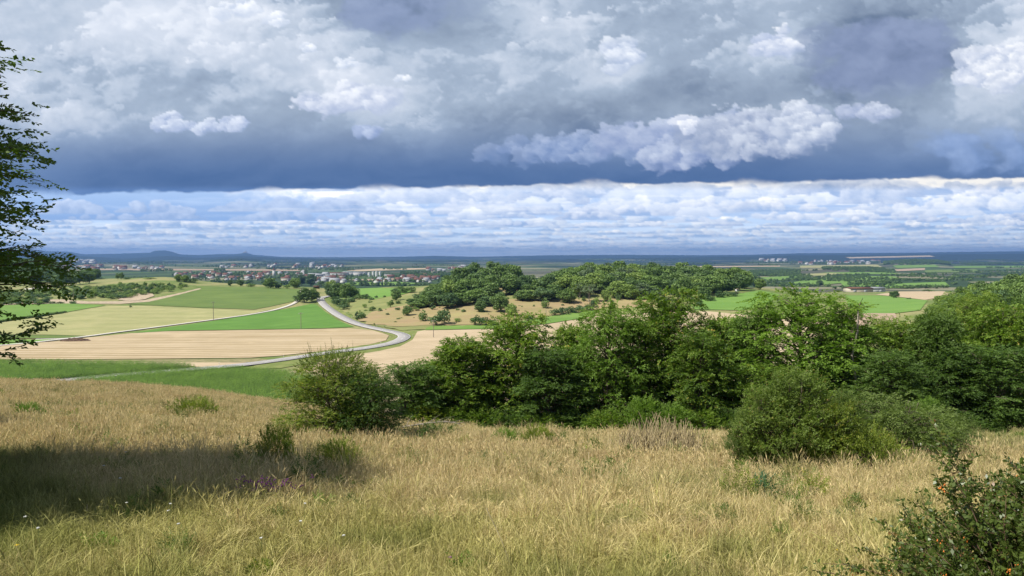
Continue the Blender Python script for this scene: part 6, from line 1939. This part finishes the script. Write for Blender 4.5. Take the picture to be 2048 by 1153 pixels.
def stalks_and_flowers():
    r = np.random.default_rng(71)
    straw = flat_mat('pale_straw', (.66, .55, .33), var=0.15)
    # single long stalks
    for px0, py0, px1, py1, lab in ((1028, 1153, 972, 1018, 'longest pale grass stalk leaning left in the foreground, bottom centre'), (1662, 1060, 1636, 1028, 'short thick pale stalk left of the barberry bush'),
                                   (1178, 960, 1177, 905, 'upright pale stalk in the middle of the brown grass'), (170, 1045, 172, 1010, 'pale upright stalk in the shaded grass on the left'), (1075, 893, 1074, 872, 'dead broken stalk in front of the hedgerow')):
        p = ground_point(px0, min(py0, 1150)); d = p[1]
        sx, sz = ray(px1, py1); tip = np.array([float(sx) * d, d + 0.02, float(sz) * d])
        b = np.array(p) - [0, 0, 0.0]; mid = (b + tip) / 2 + [0.01, 0, 0.015]
        V, Fc = tubes([(np.stack([b, mid, tip]) - b, np.array([0.0032, 0.0026, 0.0035]) * max(1, d / 6))], 5)
        o = mesh_from('grass_stalk', V, Fc, straw, smooth=True); o.location = b; tag(o, lab, 'grass stalk')
    # yarrow and other white heads
    white = flat_mat('white_petals', (.80, .80, .74), var=0.05); yel = flat_mat('yellow_petals', (.85, .62, .05), var=0.05); gst = flat_mat('green_stem', (.12, .18, .05)); pur = flat_mat('purple_petals', (.33, .10, .30), var=0.3, scale=30)
    def flower(px, py, rad, mat, lab, h=0.3, group='meadow flowers'):
        p = ground_point(px, py + 6); e = empty('flower', p, r.uniform(0, 6)); tag(e, lab, 'flower', group)
        h = h * r.uniform(.8, 1.2)
        mesh_from('stem', *tubes([(np.array([[0, 0, 0], [.01, 0, h * .6], [.02, 0, h]]), np.array([.002, .002, .0015]))], 4), gst, e)
        q = []
        for k in range(12):
            a = k * 2.4; rr = rad * math.sqrt(k / 12); c = np.array([.02 + math.cos(a) * rr, math.sin(a) * rr, h + .004 * r.random()])
            v, f = tubes([(np.stack([c - [0, 0, .004], c + [0, 0, .003]]), np.array([rad * .2, rad * .34]))], 6); q.append((v, f)); q.append((np.array([c + [math.cos(t) * rad * .34, math.sin(t) * rad * .34, .0035] for t in np.linspace(0, 6.283, 5)[:4]]), np.array([[0, 1, 2, 3]])))
        mesh_from('flower_head', *join(q), mat, e)
    spots = [(340, 1062, 'white yarrow head, upper one of the pair below the shadow edge'), (336, 1067, 'wide white yarrow head, lower one of the pair below the shadow edge'), (252, 1056, 'white flower head left of the yarrow pair'), (84, 1128, 'white flower head near the lower left corner'),
             (56, 1102, 'white flower head above the yellow flower, lower left'), (355, 1098, 'white flower head right below the yarrow pair'), (607, 1064, 'small white flower head in the green grass, lower centre left'), (526, 1130, 'white flower head near the bottom edge, left of centre'),
             (686, 1135, 'white flower head by the bottom edge, third of the way across'), (605, 1090, 'small white flower low in the grass, beneath another'), (148, 855, 'tiny white flower head on the golden ridge grass'), (241, 858, 'tiny white flower on the golden grass above the shadow'),
             (150, 893, 'tiny white flower at the upper shadow edge'), (254, 937, 'white flower glowing inside the shadow'), (210, 962, 'white flower in the middle of the shadow'), (245, 1003, 'white flower low inside the shadow')]
    for px, py, lab in spots: flower(px, py, 0.012 if py > 1040 else 0.018, white, lab)
    flower(40, 1130, 0.016, yel, 'single yellow flower in the lower left corner', 0.2)
    flower(1975 - 300, 1125, 0.014, yel, 'single yellow flower near the bottom edge left of the barberry', 0.15)
    flower(215 + 680, 1143, 0.016, pur, 'small dark purple flower head at the bottom edge', 0.15)
    # patch of wild marjoram
    p = ground_point(540, 1010)
    P = np.stack([r.normal(0, 0.20, 42), r.normal(0, 0.10, 42)], -1); st, hd = [], []
    for x, y in P:
        h = r.uniform(.2, .36); st.append((np.array([[x, y, 0], [x + r.normal(0, .02), y, h]]), np.array([.0022, .0015])))
        for k in range(5): c = np.array([x + r.normal(0, .018), y + r.normal(0, .018), h + r.normal(0, .015)]); hd.append((np.stack([c - [0, 0, .008], c, c + [0, 0, .008]]), np.array([.004, .010, .003])))
    e = empty('marjoram_patch', p); tag(e, 'patch of purple flowering marjoram at the tip of the tree shadow', 'flowering plant')
    o = mesh_from('stems', *tubes(st, 4), gst, e); o['kind'] = 'stuff'; o = mesh_from('flower_heads', *tubes(hd, 5), pur, e); o['kind'] = 'stuff'
    # thistle
    p = ground_point(1526, 1010); g = make_bush(81, 0.5, 0.14, 60, 0.16, 8, 0.05, 0.018, up=1.6, stems=6, stem_r=0.004)
    plant('thistle', g, leaf_mat('thistle_leaves', (.05, .12, .06), (.10, .24, .12)), 'single blue-green thistle in the brown grass before the conical juniper', 'thistle', None, p, trunk_name='stems', crown_name='leaves')
    # weeds: taller herbs in the grass
    wk = [Kind('herb', make_bush(90 + s, 0.62, 0.3, 130, 0.16, 8, 0.05, 0.016, up=1.3, stems=26, stem_r=0.003, inner=0.3), LEAF['grey'], 'stems', 'leaves') for s in range(2)]
    H_ = [(1570, 1015, 'greyish herb right of the thistle', 'grey'), (1625, 1005, 'green herb farther right of the thistle', 'thorn'), (1480, 1010, 'yellowish herb left of the thistle', 'thorn'), (760, 915, 'dark herb in the brown grass right of the straggly shrub', 'dark'), (812, 930, 'tall grey herb at the left of the brown belt', 'grey'), (830, 955, 'second grey herb below the tall one', 'grey'),
          (1130, 905, 'grey herb near the dead upright stalk', 'grey'), (1195, 925, 'slim grey-green herb in the middle of the brown belt', 'grey'), (1262, 900, 'green herb left of the dry bramble heap', 'thorn'), (1350, 930, 'grey herb right below the dry bramble heap', 'grey'), (490, 945, 'dark tall herb at the shadow tip', 'dark'), (330, 880, 'dark herb on the upper shadow edge', 'dark'),
          (1100, 900, 'group of tall green spikes before the hedgerow', 'dark'), (1120, 895, 'dark green spikes before the hedgerow', 'dark'), (930, 905, 'yellow-green herb left of the fresh shrub', 'yellow'), (1420, 925, 'grey herb on the pale grass strip', 'grey'), (340, 1140, 'dark herb near the bottom left', 'dark'), (355, 1120, 'feathery grey herb near the bottom left', 'grey'), (1690, 1050, 'dark herb left of the barberry', 'dark'), (1560, 1090, 'green tuft below the thistle', 'fresh'),
          (610, 985, 'dark wispy herb beside the shadow tip', 'dark'), (700, 960, 'green herb below the straggly shrub', 'thorn'), (640, 1030, 'yellow-green herb right below the marjoram', 'fresh'), (1035, 880, 'light green herb in the group of spikes', 'fresh'), (880, 870, 'silvery herb by the fallen branch', 'grey'), (915, 865, 'second silvery herb by the fallen branch', 'grey')]
    for i, (px, py, lab, mt) in enumerate(H_):
        p = ground_point(px, py); d = p[1]
        wk[i % 2].put(Vector(p), lab, 'herb', 'tall herbs in the grass', height=r.uniform(0.45, 0.75) * (1 if d > 9 else 0.55), width=r.uniform(0.4, 0.8) * (1 if d > 9 else 0.6), mat=LEAF[mt])
    # heap of dry bramble canes
    p = ground_point(1318, 925); d = p[1]; k = d / F
    L = []
    for i in range(380):
        x = r.uniform(-80, 78) * k; y = r.normal(0, 0.35); h = r.uniform(50, 98) * k * (1 - abs(x / (95 * k)) ** 2 * 0.4)
        if i % 3: P = np.array([[x, y, 0], [x + r.normal(0, .05), y, h * .5], [x + r.normal(0, .16), y + r.normal(0, .08), h]])
        else:
            s = r.uniform(-0.5, 0.5); P = np.array([[x, y, r.uniform(0, .2)], [x + s * .6, y + r.normal(0, .1), r.uniform(.2, .6)], [x + s * 1.4, y + r.normal(0, .1), r.uniform(.02, .4)]])
        L.append((P, np.array([.014, .010, .006]) * r.uniform(.7, 1.5)))
    o = mesh_from('bramble_heap', *tubes(L, 4), DRYWOOD, smooth=True); o.location = p; tag(o, 'tangled heap of dry upright canes in front of the hedgerow, right of centre', 'brush heap')
    p = ground_point(1090, 872)
    L = [(np.array([[x, 0, 0], [x + r.normal(0, .03), 0, .3], [x + r.normal(0, .1), 0, r.uniform(.4, .7)]]), np.array([.01, .008, .004])) for x in r.uniform(-.6, .6, 40)]
    o = mesh_from('dry_canes', *tubes(L, 4), DRYWOOD, smooth=True); o.location = p; tag(o, 'small bunch of dry canes in front of the hedgerow, centre', 'brush heap')
    # fallen branch
    p = ground_point(800, 872); d = p[1]; k = d / F
    main = np.array([[-0.3, 0, 0.25], [0.3, 0.1, 0.38], [1.1, 0.1, 0.50], [1.9, 0.3, 0.52], [2.5, 0.4, 0.42]]); L = [(main, np.array([.05, .045, .035, .022, .008]))]
    for i in range(26):
        t = r.uniform(0.15, 1); j = t * 3.99; ji = int(j); q = main[ji] + (main[ji + 1] - main[ji]) * (j - ji); e_ = q + np.array([r.uniform(.2, .7), r.normal(0, .3), r.normal(0.05, .22)]); e_[2] = max(.05, e_[2]); L.append((np.stack([q, (q + e_) / 2 + [0, 0, .04], e_]), np.array([.012, .007, .003])))
    o = mesh_from('fallen_branch', *tubes(L, 5), BARK_PALE, smooth=True); o.location = p; tag(o, 'grey fallen branch lying in the scrub right of the big hawthorn', 'branch')
    # bare pale stem in the hedgerow
    b = at(1716, 41.6); z0 = float(ray(1716, 712)[1]) * 41.6; z1 = float(ray(1716, 615)[1]) * 41.6
    P = np.array([[0, 0, 0], [0.0, 0, z0 - b.z - 1.4], [-0.25, 0, z0 - b.z], [0.05, 0, (z0 + z1) / 2 - b.z], [0.05, 0, z1 - b.z], [0.3, 0, z1 - b.z + .5]])
    o = mesh_from('bare_stem', *tubes([(P, np.array([.09, .07, .06, .05, .045, .02]))], 6), BARK_PALE, smooth=True); o.location = b; tag(o, 'bare pale leafless stem standing in the hedgerow right of the great bright crown', 'dead tree')


stalks_and_flowers()


def haze():
    V, Fc = box(-29000, 29000, -300, 33500, -122, 300)
    m = bpy.data.materials.new('haze_air'); m.use_nodes = True; nt = m.node_tree; nt.nodes.clear()
    o_ = nt.nodes.new('ShaderNodeOutputMaterial'); v = nt.nodes.new('ShaderNodeVolumePrincipled')
    v.inputs['Color'].default_value = (.24, .44, .86, 1); v.inputs['Density'].default_value = 6.2e-5; v.inputs['Anisotropy'].default_value = 0.2
    nt.links.new(v.outputs[0], o_.inputs['Volume'])
    o = mesh_from('haze', V, Fc, m); tag(o, kind='stuff')


haze()


def meadow_weeds():
    """the low herbs that dot the whole meadow"""
    r = np.random.default_rng(91); vs = []
    for s, (mt, h, w) in enumerate(((LEAF['grey'], .34, .012), (LEAF['thorn'], .26, .022), (LEAF['fresh'], .22, .020), (LEAF['dark'], .40, .014))):
        (a, b), (lv, lf, lt) = make_bush(95 + s, h, 0.13 + 0.05 * s, 70, 0.10, 8, 0.045, w, up=1.2, stems=2, inner=0.3)
        vs.append(mesh_from('piece', lv, lf, mt, tint=lt, link=False))
    n = 900; y = 3.2 + 42 * r.random(n) ** 1.2; x = (r.random(n) * 2 - 1) * (y * 0.75 + 1)
    k = (fbm2(x / 2.2, y / 2.2, 55, 3) + r.normal(0, .15, n) > 0.05) & (r.random(n) < np.clip((y - 3) / 9, 0.12, 1))
    x, y = x[k], y[k]; n = len(x); rot = np.zeros((n, 3)); rot[:, 2] = r.uniform(0, 6.28, n); s = r.uniform(.6, 1.3, n) * np.clip(0.35 + y / 22, 0, 1.4)
    scatter('meadow_herbs', np.column_stack([x, y, hillside(x, y)]), vs, rot, np.stack([s, s, s], -1), r.integers(0, 4, n))


meadow_weeds()

sky_backdrop()
